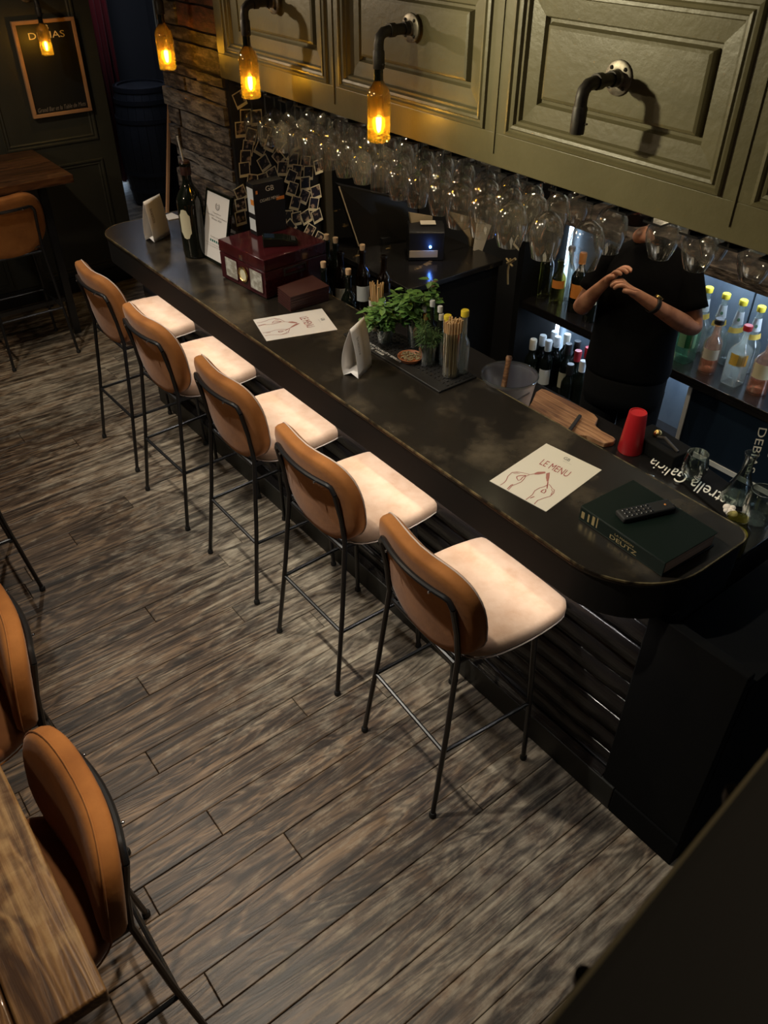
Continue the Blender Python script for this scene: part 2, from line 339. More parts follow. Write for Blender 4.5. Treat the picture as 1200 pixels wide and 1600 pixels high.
def stroke(pts, w_, nrm):
    """flat ribbon through world points"""
    pts = [Vector(p) for p in pts]; n = len(pts); nrm = Vector(nrm); vs = []
    for i, p in enumerate(pts):
        t = (pts[min(i + 1, n - 1)] - pts[max(i - 1, 0)]).normalized(); s = t.cross(nrm).normalized() * w_ * .5
        vs += [p - s, p + s]
    return vs, [(2 * i, 2 * i + 1, 2 * i + 3, 2 * i + 2) for i in range(n - 1)]
PI = math.pi
ORD = ['first', 'second', 'third', 'fourth', 'fifth', 'sixth', 'seventh', 'eighth', 'ninth', 'tenth', 'eleventh', 'twelfth', 'thirteenth', 'fourteenth', 'fifteenth', 'sixteenth']
#@@SETTING
# ================================================================ THE SETTING
fl = struct('floor', B().box((-1.6, -.9, -.06), (4.05, 10.2, -.012)), 'subfloor')
for j in range(-7, 49):
    y0 = .585 + .1215 * j
    xe = 1.70 if y0 < 4.35 else 2.75
    x = -1.35 + R.uniform(-.5, .2)
    while x < xe:
        L_ = R.uniform(1.0, 1.9); x1 = min(x + L_, xe)
        if xe - x1 < .25: x1 = xe
        h = R.uniform(-.0008, .0008)
        b = B(); e = .0022; t = .0016
        for (xx, yy) in (): pass
        a = (x + .0012, y0 + .0012); c = (x1 - .0012, y0 + .1203)
        vs = [(a[0], a[1], -.014), (c[0], a[1], -.014), (c[0], c[1], -.014), (a[0], c[1], -.014),
              (a[0], a[1], h - t), (c[0], a[1], h - t), (c[0], c[1], h - t), (a[0], c[1], h - t),
              (a[0] + e, a[1] + e, h), (c[0] - e, a[1] + e, h), (c[0] - e, c[1] - e, h), (a[0] + e, c[1] - e, h)]
        b.add(vs, [(0, 1, 5, 4), (1, 2, 6, 5), (2, 3, 7, 6), (3, 0, 4, 7), (4, 5, 9, 8), (5, 6, 10, 9), (6, 7, 11, 10), (7, 4, 8, 11), (8, 9, 10, 11)])
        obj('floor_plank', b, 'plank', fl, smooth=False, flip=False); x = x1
# floor of the lobby beyond the opening
for j in range(14):
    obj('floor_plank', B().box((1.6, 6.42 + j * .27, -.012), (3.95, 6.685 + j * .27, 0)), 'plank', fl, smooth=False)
struct('ceiling', B().box((-1.7, -.9, 3.0), (4.1, 10.3, 3.1)), 'wall_room')
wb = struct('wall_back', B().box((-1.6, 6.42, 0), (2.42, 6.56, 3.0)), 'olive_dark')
# raised panel mouldings of the far wall
def ring_panel(y0, y1, z0, z1, prof, f):
    rings = []
    for ins, d in prof:
        rings.append([f(y0 + ins, d, z0 + ins), f(y1 - ins, d, z0 + ins), f(y1 - ins, d, z1 - ins), f(y0 + ins, d, z1 - ins)])
    return B().loft(rings, False, True)
MOULD = [(0, 0), (.004, -.010), (.014, -.010), (.02, -.002), (.028, -.002), (.034, -.007), (.042, 0), (.05, .004)]
for x0, x1 in ((-1.4, -.5), (-.42, .48), (.56, 1.42), (1.62, 2.30)):
    for z0, z1 in ((.15, .95), (1.08, 2.75)):
        obj('wall_panel', ring_panel(x0, x1, z0, z1, MOULD, lambda u, d, z: (u, 6.42 + d - .001, z)), 'olive_dark', wb, smooth=False)
struct('wall_left', B().box((-1.72, -.9, 0), (-1.6, 10.2, 3.0)), 'wall_room')
struct('wall_lobby', B().box((-1.6, 10.1, 0), (4.05, 10.2, 3.0)), 'wall_room')
struct('wall_right', B().box((3.56, -.9, 0), (3.68, 6.4, 3.0)), 'wall_room')
struct('wall_lobby_right', B().box((3.95, 6.3, 0), (4.05, 10.2, 3.0)), 'wall_room')
struct('wall_lobby_front', B().box((3.56, 6.3, 0), (4.0, 6.4, 3.0)), 'wall_room')
struct('baseboard_back', B().box((-1.6, 6.395, 0), (2.42, 6.42, .12)), 'black', .004)
# brick pier at the far end of the bar
br = struct('wall_bar_end', B().box((1.99, 3.735, 1.102), (2.46, 4.34, 3.0)).box((2.03, 3.735, 0), (2.46, 4.34, 1.102)), 'mortar')
z = 1.102; rr = random.Random(3)
while z < 2.98:
    h = rr.choice((.045, .055, .07, .085, .10)); y = 3.722 - rr.uniform(0, .03)
    while y < 4.33:
        l = rr.uniform(.22, .62); y1 = min(y + l, 4.34 + rr.uniform(-.02, .03))
        if 4.33 - y1 < .07: y1 = 4.34 + rr.uniform(-.02, .03)
        pr_ = rr.uniform(.0, .028); b = B(); n = 5
        rings = []
        for k in range(n + 1):
            yy = max(y, 3.725) + (y1 - max(y, 3.725)) * k / n; j1 = rr.uniform(-.004, .004); j2 = rr.uniform(-.004, .004); x0 = 1.975 - pr_ + rr.uniform(-.004, .004)
            rings.append([(x0, yy, z + .004 + j1), (x0, yy, z + h - .004 + j2), (2.0, yy, z + h - .003), (2.0, yy, z + .003)])
        b.loft(rings); obj('brick', b, rr.choice(('brick_a', 'brick_a', 'brick_c', 'brick_b', 'brick_a')), br, smooth=True, ang=50)
        y = y1 + .006
    z += h + .004
# column's photo side board + corner trim
struct('trim_1', B().box((1.972, 3.70, 1.0), (2.47, 3.735, 1.95)), 'black')
struct('trim_2', B().box((2.452, 3.655, .9), (2.50, 3.735, 1.95)), 'post', .004)
struct('wall_till', B().box((2.5, 4.2, 0), (3.56, 4.3, 3.0)), 'void')

# ================================================================ BAR COUNTER
def rounded_rect(x0, y0, x1, y1, rs, n=10):
    cs = [(x1 - rs[0], y1 - rs[0], rs[0], 0), (x0 + rs[1], y1 - rs[1], rs[1], 90), (x0 + rs[2], y0 + rs[2], rs[2], 180), (x1 - rs[3], y0 + rs[3], rs[3], 270)]
    return [(cx + r * math.cos(math.radians(a + 90 * k / n)), cy + r * math.sin(math.radians(a + 90 * k / n))) for cx, cy, r, a in cs for k in range(n + 1)]
bar = thing('bar_counter', 'long dark metal-topped bar counter with rounded ends and slatted front', 'bar counter', (0, 0, 0))
out = rounded_rect(1.50, .795, 2.02, 4.52, (.05, .17, .26, .06), 12)
obj('countertop', B().prism(out, 1.082, 1.10), 'counter', bar, bev=.003)
nn = [p for p in out]
def inset(pts, d, cx=1.76, cy=2.65):
    res = []; n = len(pts)
    for i in range(n):
        a, c = Vector(pts[i - 1]), Vector(pts[(i + 1) % n]); t = (c - a).normalized(); res.append((pts[i][0] - t.y * d, pts[i][1] + t.x * d))
    return res
edge = inset(out, .0015)
# worn bright lip: a thin band round the top edge
rim = B(); n = len(out); o1 = inset(out, -.0012); o2 = inset(out, .0035)
rim.loft([[(p[0], p[1], 1.094) for p in o1], [(p[0], p[1], 1.1006) for p in o1], [(p[0], p[1], 1.1008) for p in o2], [(p[0], p[1], 1.099) for p in inset(out, .004)]], False, False)
obj('worn_lip', rim, 'counter_edge', bar, smooth=False, label='bright worn metal lip along the counter edge')
ap = inset(out, .006); ai = inset(out, .03)
b = B().loft([[(p[0], p[1], 1.082) for p in ap], [(p[0], p[1], .955) for p in ap], [(p[0], p[1], .955) for p in ai], [(p[0], p[1], 1.082) for p in ai]], False, False)
obj('apron', b, 'apron', bar)
obj('bar_body', B().box((1.69, .805, 0), (1.98, 4.42, .955)), 'black', bar, bev=.003)
obj('end_box', B().box((1.69, .53, 0), (2.45, .80, .90)), 'void', bar, bev=.003)
obj('led_strip', B().box((1.592, .95, .947), (1.606, 4.3, .955)), 'led_white', bar, label='thin lit strip under the counter overhang')
obj('plinth', B().box((1.648, .80, 0), (1.69, 4.43, .125)), 'plinth', bar, bev=.004)
obj('end_plinth', B().box((1.648, .532, 0), (1.69, .798, .125)), 'void', bar, bev=.004)
b = B().prism([(1.652, .125), (1.69, .125), (1.69, .150), (1.676, .150)], .86, 4.43, lambda u, v, w_: (u, w_, v))
obj('plinth_cap', b, 'black_gloss', bar, label='glossy sloping cap along the plinth')
obj('corner_post', B().box((1.655, .532, .125), (1.69, .855, .955)), 'void', bar, bev=.004)
zs = [.155, .235, .33, .42, .515, .60, .69, .775, .865, .955]
for yy0, yy1 in ((.857, 1.95), (1.953, 3.12), (3.123, 4.43)):
    for k in range(9):
        d = rr.uniform(0, .008); x0 = 1.672 + d
        b = B(); m = 8; rings = []
        for q in range(m + 1):
            yy = yy0 + (yy1 - yy0) * q / m; dd = rr.uniform(-.002, .002)
            rings.append([(x0 + dd, yy, zs[k] + .006), (x0 + dd, yy, zs[k + 1] - .006), (x0 + .006, yy, zs[k + 1] - .001), (1.69, yy, zs[k + 1] - .001), (1.69, yy, zs[k] + .001), (x0 + .006, yy, zs[k] + .001)])
        obj('slat', b.loft(rings), 'black_gloss', bar, ang=60)
# working station behind the counter
st = thing('bar_station', 'low black working surface behind the counter', 'work surface')
obj('station_top', B().box((2.02, .86, .88), (2.46, 3.62, .90)), 'black_gloss', st, bev=.003)
obj('station_body', B().box((2.0, .86, 0), (2.42, 3.60, .88)), 'black', st)

# ================================================================ OVERHEAD CABINET
cab = thing('overhead_cabinet', 'olive painted panelled cabinet hanging above the bar', 'cabinet')
PAN = [(2.855, 3.648), (1.99, 2.78), (1.136, 1.90), (.27, 1.05), (-.6, .19)]
z0p, z1p = 2.012, 2.435
ys = [(3.72, 3.648)] + [(PAN[i][0], PAN[i + 1][1]) for i in range(4)] + [(-.6, -.7)]
b = B()
for a, c in ys: obj('stile', B().box((1.95, c, z0p), (1.985, a, z1p)), 'olive', cab, smooth=False)
obj('bottom_rail', B().box((1.95, -.7, 1.912), (1.985, 3.72, z0p)), 'olive', cab, bev=.003)
obj('top_rail', B().box((1.95, -.7, z1p), (1.985, 3.72, 2.56)), 'olive', cab)
MP = [(0, 0), (.003, -.009), (.012, -.011), (.016, -.003), (.022, -.003), (.026, -.008), (.034, -.006), (.038, .004), (.046, .004), (.05, .016), (.098, .020), (.104, .034), (.112, .034), (.118, .016), (.126, .013)]
for y0, y1 in PAN:
    obj('door_panel', ring_panel(y0, y1, z0p, z1p, MP, lambda u, d, z: (1.95 + d, u, z)), 'olive', cab, smooth=False)
for a, c in [(PAN[i][0] - .0, PAN[i + 1][1] + .0) for i in range(4)]:
    obj('stile_bead', B().box((1.946, (a + c) / 2 - .003, 1.95), (1.951, (a + c) / 2 + .003, 2.50)), 'olive', cab)
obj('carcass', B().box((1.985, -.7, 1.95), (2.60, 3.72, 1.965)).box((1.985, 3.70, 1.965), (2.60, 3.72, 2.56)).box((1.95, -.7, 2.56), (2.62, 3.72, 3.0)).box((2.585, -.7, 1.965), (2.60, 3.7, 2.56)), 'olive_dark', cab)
rk = thing('glass_rack', 'dark slotted rack under the cabinet that holds the stemware', 'rack')
y = .62
while y < 3.70:
    obj('rack_rail', B().box((1.99, y - .030, 1.878), (2.56, y + .030, 1.884)).box((1.99, y - .003, 1.884), (2.56, y + .003, 1.949)), 'metal_black', rk, smooth=False); y += .1205
#@@STOOLS
# ================================================================ STOOLS
def stool(label, seatmat='velvet_seat', group=None, welt='piping'):
    """local frame: +x is forward (towards the bar), origin on the floor at the middle of the feet"""
    t = thing('bar_stool', label, 'stool', group=group)
    hw = .222; fx = .215
    R_ = .0095
    for s in (-1, 1):
        # rear leg: foot, splayed up to the seat, cranked back into the back frame
        rear = [(-fx, s * hw, .012), (-fx + .052, s * (hw - .02), .40), (-fx + .088, s * (hw - .036), .74), (-fx + .075, s * .186, .86), (-fx + .052, s * .186, .975)]
        lg = obj('leg', B().tube(rear, R_), 'metal_black', t); obj('foot_cap', B().lathe([(.010, .024), (.013, .018), (.0135, .003), (.011, 0)], (-fx, s * hw, 0), 10), 'rubber', lg)
        fr = [(fx, s * hw, .012), (fx - .012, s * (hw - .012), .40), (fx - .022, s * (hw - .03), .715)]
        lg = obj('leg', B().tube(fr, R_), 'metal_black', t); obj('foot_cap', B().lathe([(.010, .024), (.013, .018), (.0135, .003), (.011, 0)], (fx, s * hw, 0), 10), 'rubber', lg)
    zf = .325
    def at(x, s): 
        return (x + (.043 if x < 0 else -.010), s * (hw - (.017 if x < 0 else .010)), zf)
    c = [at(-fx, -1), at(fx, -1), at(fx, 1), at(-fx, 1)]
    for i in range(4):
        obj('footrest_bar', B().tube([c[i], c[(i + 1) % 4]], .0078), 'metal_black', t)
    # tube of the back, bowed backwards with rounded corners
    p = []
    for k in range(25):
        a = -1 + 2 * k / 24; yy = .186 * a; ex = max(0, abs(a) - .86) / .14
        p.append((-fx + .052 - .030 * (1 - a * a), yy, 1.005 - .030 * ex ** 2))
    obj('back_tube', B().tube(p, R_), 'metal_black', t)
    obj('seat_frame', B().tube([(-.125, -.17, .705), (.19, -.185, .705), (.19, .185, .705), (-.125, .17, .705), (-.125, -.17, .705)], .009), 'metal_black', t)
    # seat: rounded behind, chamfered front corners
    ctl = [(.331, 0), (.331, .172), (.320, .203), (.283, .228), (.12, .240), (-.04, .222), (-.105, .16), (-.125, .05)]
    ctl = ctl + [(x, -y) for x, y in reversed(ctl[1:])]
    for _ in range(2):
        ctl = [q for i in range(len(ctl)) for q in ((ctl[i][0] * .75 + ctl[(i + 1) % len(ctl)][0] * .25, ctl[i][1] * .75 + ctl[(i + 1) % len(ctl)][1] * .25), (ctl[i][0] * .25 + ctl[(i + 1) % len(ctl)][0] * .75, ctl[i][1] * .25 + ctl[(i + 1) % len(ctl)][1] * .75))]
    def outline(k): return [((x - .11) * k + .11, y * k) for x, y in ctl]
    prof = [(.84, .702), (.955, .708), (.995, .722), (1.0, .742), (.988, .758), (.93, .7665), (.75, .770), (.4, .772), (.05, .773)]
    rings = [[(x, y, z + (.004 * math.cos(x * 8))) for x, y in outline(k)] for k, z in prof]
    obj('seat', B().loft(rings), seatmat, t, ang=70)
    w1 = outline(.985)
    obj('seat_welt', B().tube([(x, y, .713) for x, y in w1] + [(w1[0][0], w1[0][1], .713)], .0026, 6), welt, t)
    obj('pad_bracket', B().tube([(-fx + .094, s_ * .186, .735 + .01 * 0) for s_ in (-1, -.5, 0, .5, 1)], .006, 8), 'metal_black', t)
    # back pad: bean outline, bowed, thick
    def pad(k, off):
        pts = []; N_ = 48
        for i in range(N_):
            a = 2 * PI * i / N_; ca, sa = math.cos(a), math.sin(a)
            e = 2 / 2.7; y = abs(ca) ** e * (1 if ca > 0 else -1) * .252 * k; z = abs(sa) ** e * (1 if sa > 0 else -1) * .200 * k
            if z < 0: y *= 1 - .16 * (z / .178) ** 2
            z -= .018 * math.cos(min(1, abs(y) / .25) * PI) * (1 if z > 0 else 0)
            zz = .895 + z
            x = -fx + .050 + off + .62 * y * y - .14 * (zz - .905)
            pts.append((x, y, zz))
        return pts
    th = .060
    rings = [pad(.30, .004), pad(.80, .001), pad(.94, .003), pad(.985, .009), pad(1.0, .019), pad(1.0, .038), pad(.985, .050), pad(.93, th), pad(.78, th + .006), pad(.3, th + .008)]
    bk = obj('backrest', B().loft(rings), 'velvet', t, ang=75)
    w2 = pad(1.001, .044); obj('back_welt', B().tube(w2 + [w2[0]], .0026, 6), welt, bk)
    for s in (-1, 1):
        obj('screw', B().sphere((-fx + .020, s * .11, 1.002), .0045, 8), 'chrome', t)
    return t
LST = [('nearest bar stool at the counter, in front of the green book', (1.362, 1.372, -.065)),
       ('second bar stool from the near end of the bar, below the square menu', (1.395, 2.04, 0)),
       ('middle bar stool of the five at the counter', (1.408, 2.70, 0)),
       ('fourth bar stool from the near end, below the menu lying near the dark red box', (1.395, 3.38, .03)),
       ('farthest bar stool of the row, near the framed certificate', (1.415, 4.02, .02))]
G = 'velvet bar stools along the counter'
s0 = stool(LST[0][0], group=G)
for i, (lb, (x, y, a)) in enumerate(LST):
    if i == 0: s0.location = (x, y, 0); s0.rotation_euler = (0, 0, a)
    else: dup(s0, (x, y, 0), a, lb, G)
G2 = 'velvet stools at the tables'
s6 = stool('cognac velvet stool at the wooden table, its back closest to the camera', 'velvet_seat2', G2, 'velvet')
s6.location = (-.040, 1.240, 0); s6.rotation_euler = (0, 0, PI)
dup(s6, (-.002, 1.92, 0), PI, 'cognac velvet stool behind the nearest one, cut by the left edge beside the table', G2)
dup(s6, (.229, 3.387, 0), PI, 'stool of which only a black leg and footrest show at the left edge', G2)
dup(s6, (1.265, 5.60, 0), PI / 2, 'stool with its back to the camera at the far high table by the chalkboard', G2)
# ================================================================ TABLES
t = thing('high_table', 'worn plank high table filling the lower left corner', 'table', (0, 0, 0))
b = B()
def tabletop(x0, y0, x1, y1, z0, z1, nx, ny, parent, m, rs=.004):
    ex = []; R2 = random.Random(5)
    pts = [(x0 + (x1 - x0) * k / nx, y0) for k in range(nx)] + [(x1, y0 + (y1 - y0) * k / ny) for k in range(ny)] + [(x1 - (x1 - x0) * k / nx, y1) for k in range(nx)] + [(x0, y1 - (y1 - y0) * k / ny) for k in range(ny)]
    pts = [(p[0] + R2.uniform(-rs, rs), p[1] + R2.uniform(-rs, rs)) for p in pts]
    return obj('tabletop', B().prism(pts, z0, z1), m, parent, bev=.004)
for k, (xa, xb) in enumerate(((-.16, -.010), (-.335, -.163), (-.51, -.338), (-.72, -.513))):
    o = obj('table_board', B().prism([(xa, .80 + R.uniform(0, .006)), (xb, .80 + R.uniform(0, .006)), (xb + .001, 1.1), (xb - .002, 1.5), (xb + .002, 1.9), (xb, 2.42), (xa, 2.42), (xa + .001, 1.8), (xa - .001, 1.3)], 1.008, 1.05), 'table', t, bev=.005)
obj('table_frame', B().box((-.62, .92, .96), (-.10, .96, 1.008)).box((-.62, 2.28, .96), (-.10, 2.32, 1.008)), 'metal_black', t)
for x, y in ((-.64, .94), (-.64, 2.3), (-.30, .94), (-.30, 2.3)): obj('leg', B().box((x - .02, y - .02, 0), (x + .02, y + .02, .97)), 'metal_black', t, bev=.002)
t = thing('high_table', 'dark varnished high table at the far left below the chalkboard', 'table', (0, 0, 0))
for k in range(4):
    o = obj('table_board', B().box((.05, 5.60 + k * .19, 1.045), (1.79, 5.788 + k * .19, 1.095)), 'table_far', t, bev=.004)
for x, y in ((.25, 5.7), (.25, 6.27), (1.6, 5.7), (1.6, 6.27)): obj('leg', B().box((x - .025, y - .025, 0), (x + .025, y + .025, 1.045)), 'metal_black', t, bev=.002)
obj('footrest_bar', B().box((.25, 5.69, .25), (1.6, 5.71, .28)), 'metal_black', t)
# ================================================================ BOTTLE LAMPS
def bottle_profile(R0, H, neck=.0145, sh=.62, nk=.78):
    return [(R0 * .86, 0), (R0 * .97, .004), (R0, .012), (R0, H * sh * .93), (R0 * .97, H * sh), (R0 * .80, H * (sh + .06)), (R0 * .52, H * (sh + .115)), (neck * 1.12, H * nk), (neck, H * (nk + .05)), (neck, H * .95), (neck * 1.22, H * .955), (neck * 1.22, H * .985), (neck, H)]
def lamp(label, loc, rz=0, bottle=True, power=6.5, wide=.135):
    t = thing('bottle_lamp' if bottle else 'pipe_bracket', label, 'lamp' if bottle else 'bracket', loc, rz, None)
    fo = obj('flange', B().lathe([(.043, 0), (.043, .006), (.040, .008), (.022, .0085), (.020, .016), (.014, .016)], (0, 0, 0), 28, ax=(-1, 0, 0)), 'flange', t)
    for k in range(4):
        a = PI / 4 + k * PI / 2; obj('screw', B().sphere((-.0085, .032 * math.cos(a), .032 * math.sin(a)), .0055, 8), 'iron', fo)
    p = [(-.010, 0, 0), (-.05, 0, 0), (-.090, 0, 0), (-wide + .018, 0, -.004), (-wide + .004, 0, -.016), (-wide, 0, -.034), (-wide, 0, -.062)]
    pi = obj('pipe', B().tube(p, .0165, 14), 'iron', t)
    for x0, x1 in ((-.016, -.034), (-.072, -.094)): obj('coupling', B().tube([(x0, 0, 0), (x1, 0, 0)], .0205, 14), 'iron', pi)
    obj('socket', B().lathe([(.0185, -.118 if not bottle else -.105), (.0195, -.11 if not bottle else -.10), (.0195, -.056), (.0165, -.050)], (-wide, 0, 0), 16), 'iron', t)
    obj('set_screw', B().tube([(-wide, -.018, -.09), (-wide, -.030, -.09)], .003, 6), 'iron', t)
    if bottle:
        H = .245; z0 = -.325
        pr = [(r, zz) for r, zz in bottle_profile(.0385, H, .0145, .60, .74)][1:]
        bo = obj('bottle', B().lathe([(.0365, .0), (.0385, .003), (.0385, .030), (.0385, .082)], (-wide, 0, z0), 28, cap=False), 'glass_amber', t, label='glowing amber lower half of the cut wine bottle')
        obj('bottle_shoulder', B().lathe([(.0385, .082), (.0385, .135), (.0375, .148), (.031, .163), (.021, .176), (.0155, .186)], (-wide, 0, z0), 28, cap=False), 'glass_smoke', bo)
        obj('bottle_neck', B().lathe([(.0155, .186), (.0148, .20), (.0148, .235), (.018, .236), (.018, .243)], (-wide, 0, z0), 20, cap=False), 'glass_dark', bo)
        obj('bulb', B().lathe([(.001, -.318 + .012), (.013, -.312 + .012), (.021, -.292 + .01), (.022, -.27 + .01), (.017, -.245), (.012, -.225), (.012, -.215)], (-wide, 0, 0), 16), glass_bulb, t)
        obj('filament', B().lathe([(.001, -.298), (.007, -.292), (.009, -.272), (.007, -.25), (.001, -.244)], (-wide, 0, 0), 10), 'bulb', t)
        obj('bulb_cap', B().lathe([(.013, -.22), (.0135, -.19), (.006, -.18)], (-wide, 0, 0), 12), 'brass', t)
        l = bpy.data.lights.new('lamp_light', 'POINT'); l.energy = power; l.color = (1, .64, .17); l.shadow_soft_size = .012
        lo = bpy.data.objects.new('lamp_light', l); COL.objects.link(lo); lo.parent = t; lo.location = (-wide, 0, -.27)
    return t
glass_bulb = glass('bulb_glass', (1, .85, .5), .05, .4, .25, ((1, .62, .12), .12))
lamp('lit wine-bottle lamp on the panel above the middle of the stemware, third along the bar', (1.95, 2.364, 2.25))
lamp('lit wine-bottle lamp at the left end of the cabinet above the pinned photos', (1.95, 3.215, 2.25))
lamp('lit wine-bottle lamp fixed to the dark brick pier left of the cabinet', (1.95, 3.97, 2.25))
lamp('empty black pipe bracket without bottle on the rightmost cabinet panel', (1.964, 1.515, 2.224), bottle=False, wide=.14)
lamp('small lit bottle lamp hanging in front of the chalkboard on the far wall', (2.0, 6.415, 2.01), PI / 2, wide=.2, power=5)
# ================================================================ CHALKBOARD, CURTAIN, LOBBY
t = thing('chalkboard', 'chalkboard in a pale wooden frame on the dark far wall', 'chalkboard')
obj('board', B().box((1.88, 6.395, 1.30), (2.27, 6.405, 1.86)), 'chalk', t)
for a, c in (((1.86, 1.28), (2.285, 1.302)), ((1.86, 1.845), (2.285, 1.868)), ((1.86, 1.302), (1.885, 1.845)), ((2.262, 1.302), (2.285, 1.845))):
    obj('frame_strip', B().box((a[0], 6.385, a[1]), (c[0], 6.41, c[1])), 'frame_wood', t, bev=.002)
text('DEBIAS', (1.955, 6.393, 1.755), (2.20, 6.393, 1.755), (1.955, 6.393, 1.795), 'gold_letter', t)
text('GB', (2.03, 6.393, 1.805), (2.10, 6.393, 1.805), (2.03, 6.393, 1.835), 'gold_letter', t)
text('Grand Bar et la Table de Mets', (1.90, 6.393, 1.312), (2.245, 6.393, 1.318), (1.905, 6.393, 1.34), 'ink_grey', t)
b = B(); n = 60; vs = []
for k in range(n + 1):
    x = 2.9 + .56 * k / n; y = 8.72 + .035 * math.sin(k * .95) + .01 * math.sin(k * 2.3)
    vs += [(x, y, .07), (x, y + .005, 3.0)]
b.add(vs, [(2 * i, 2 * i + 2, 2 * i + 3, 2 * i + 1) for i in range(n)])
o = obj('curtain', b, 'curtain', flip=False); o.modifiers.new('s', 'SOLIDIFY').thickness = .01
tag(o, 'dark red curtain hanging in the lobby behind the far wall corner', 'curtain')
struct('wall_lobby_back', B().box((2.3, 8.95, 0), (4.0, 9.05, 3.0)), 'wall_room')
o = obj('curtain_gap_glow', B().box((3.10, 8.935, .01), (3.42, 8.95, .16)), mat('lit_gap', (.3, .4, .6), .5, emit=((.55, .75, 1), 2.2), noise=None), smooth=False); o['kind'] = 'structure'  # glowing slab stands in for the light showing under the curtain
light('lobby_light', 'AREA', (2.9, 7.6, 2.8), (3.1, 8.0, 0), 8, (.75, .82, 1), .8)
bt = thing('barrel', 'dark cask standing upright in the lobby behind the bar', 'barrel', (3.42, 8.15, 0))
pf = [(.235, 0), (.25, .05), (.285, .35), (.295, .54), (.285, .74), (.25, 1.02), (.235, 1.07)]
nst = 22
for k in range(nst):
    a0 = 2 * PI * k / nst + .006; a1 = 2 * PI * (k + 1) / nst - .006; rings = []
    for r, z in pf:
        rings.append([((r) * math.cos(a), (r) * math.sin(a), z) for a in (a0, (a0 + a1) / 2, a1)] + [((r - .02) * math.cos(a), (r - .02) * math.sin(a), z) for a in (a1, (a0 + a1) / 2, a0)])
    obj('stave', B().loft(rings), 'barrel', bt)
obj('barrel_head', B().lathe([(.225, 1.03), (.225, 1.05)], (0, 0, 0), 32), 'barrel', bt)
for z, r in ((.03, .247), (.14, .264), (.30, .282), (.77, .283), (.93, .266), (1.03, .25)):
    obj('hoop', B().lathe([(r, z), (r + .004, z), (r + .004 - .002, z + .04), (r - .004, z + .04)], (0, 0, 0), 32, cap=False), 'hoop', bt)
t = thing('easel_sign', 'leaning wood-edged sign behind the far end of the bar', 'sign')
a, c = PY(265, 145, 5.0), PY(262, 325, 5.0); d = (c - a).normalized(); c = a + d * (a.z / -d.z)
obj('leg', B().tube([a, c], .013, 6), 'frame_wood', t)
obj('sign_board', B().add([a + Vector((.01, .0, 0)), a + Vector((.5, .1, 0)), a + d * 1.0 + Vector((.5, .1, 0)), a + d * 1.0 + Vector((.01, 0, 0)), a + Vector((.01, .02, 0)), a + Vector((.5, .12, 0)), a + d * 1.0 + Vector((.5, .12, 0)), a + d * 1.0 + Vector((.01, .02, 0))], [(0, 1, 2, 3), (4, 7, 6, 5), (0, 4, 5, 1), (1, 5, 6, 2), (2, 6, 7, 3), (3, 7, 4, 0)]), 'navy', t)
obj('leg', B().tube([(a.x + .5, 5.1, a.z), (c.x + .52, 5.1, 0)], .013, 6), 'frame_wood', t)
p = PY(250, 20, 5.6)
b = B(); vs = []
for k in range(13):
    vs += [(p.x - .035 + .07 * k / 12, 5.6 + .012 * math.sin(k * 1.4), p.z - .20 - .03 * math.sin(k)), (p.x - .03 + .06 * k / 12, 5.6 + .008 * math.sin(k * 1.4), 2.99)]
b.add(vs, [(2 * i, 2 * i + 2, 2 * i + 3, 2 * i + 1) for i in range(12)])
o = obj('hanging_cloth', b, 'skyblue', flip=False); o.modifiers.new('s', 'SOLIDIFY').thickness = .006
tag(o, 'pale blue cloth hanging behind the bottle lamp on the brick pier', 'cloth')
# ================================================================ INSTANT PHOTOS ON THE PIER
PH = [(205, 150, -20), (260, 315, 5), (215, 430, 3), (310, 490, 22), (280, 600, 15), (260, 690, 8), (250, 800, 2), (400, 600, 35), (430, 740, -25), (570, 680, -38), (700, 710, 8), (810, 740, 12), (600, 790, 10), (730, 820, 15), (840, 830, 8), (320, 910, 15), (420, 900, -5), (510, 850, -18), (680, 870, 30), (810, 930, 4), (690, 980, 25), (910, 1010, -8), (800, 1050, 30), (720, 1110, 22), (890, 1120, 15), (650, 1240, 10), (730, 1255, 0), (820, 1240, -18), (920, 1230, -15), (850, 1370, 38), (940, 1440, 34), (670, 1330, -35), (215, 1020, -18), (215, 1130, -3), (215, 1250, -3), (940, 770, -8), (440, 470, 20), (490, 560, 28), (640, 630, -38), (360, 320, 2), (560, 470, 10), (700, 560, -12)]
def card(i, label, c, ang, nx=Vector((1, 0, 0)), nz_=Vector((0, 0, 1)), out_=Vector((0, -1, 0)), grp='instant photos pinned to the pier', w_=.060, h_=.070):
    a = math.radians(-ang); u = nx * math.cos(a) + nz_ * math.sin(a); v = nz_ * math.cos(a) - nx * math.sin(a)
    f = lambda s, t_, o_: Vector(c) + u * s + v * t_ + out_ * o_
    h = w_ / 2; g = h_ / 2
    b = B().add([f(-h, -g, 0), f(h, -g, 0), f(h, g, 0), f(-h, g, 0), f(-h, -g, .0008), f(h, -g, .0008), f(h, g, .0008), f(-h, g, .0008)], [(0, 3, 2, 1), (4, 5, 6, 7), (0, 1, 5, 4), (1, 2, 6, 5), (2, 3, 7, 6), (3, 0, 4, 7)])
    o = obj('instant_photo', b, 'photo_rim', smooth=False); tag(o, label, 'photo', grp)
    m = .005
    obj('picture', B().add([f(-h + m, -g + .014, .0011), f(h - m, -g + .014, .0011), f(h - m, g - m, .0011), f(-h + m, g - m, .0011)], [(0, 1, 2, 3)]), 'photo', o, smooth=False, flip=False)
    return o
PHO = sorted(range(len(PH)), key=lambda k: PH[k][1])
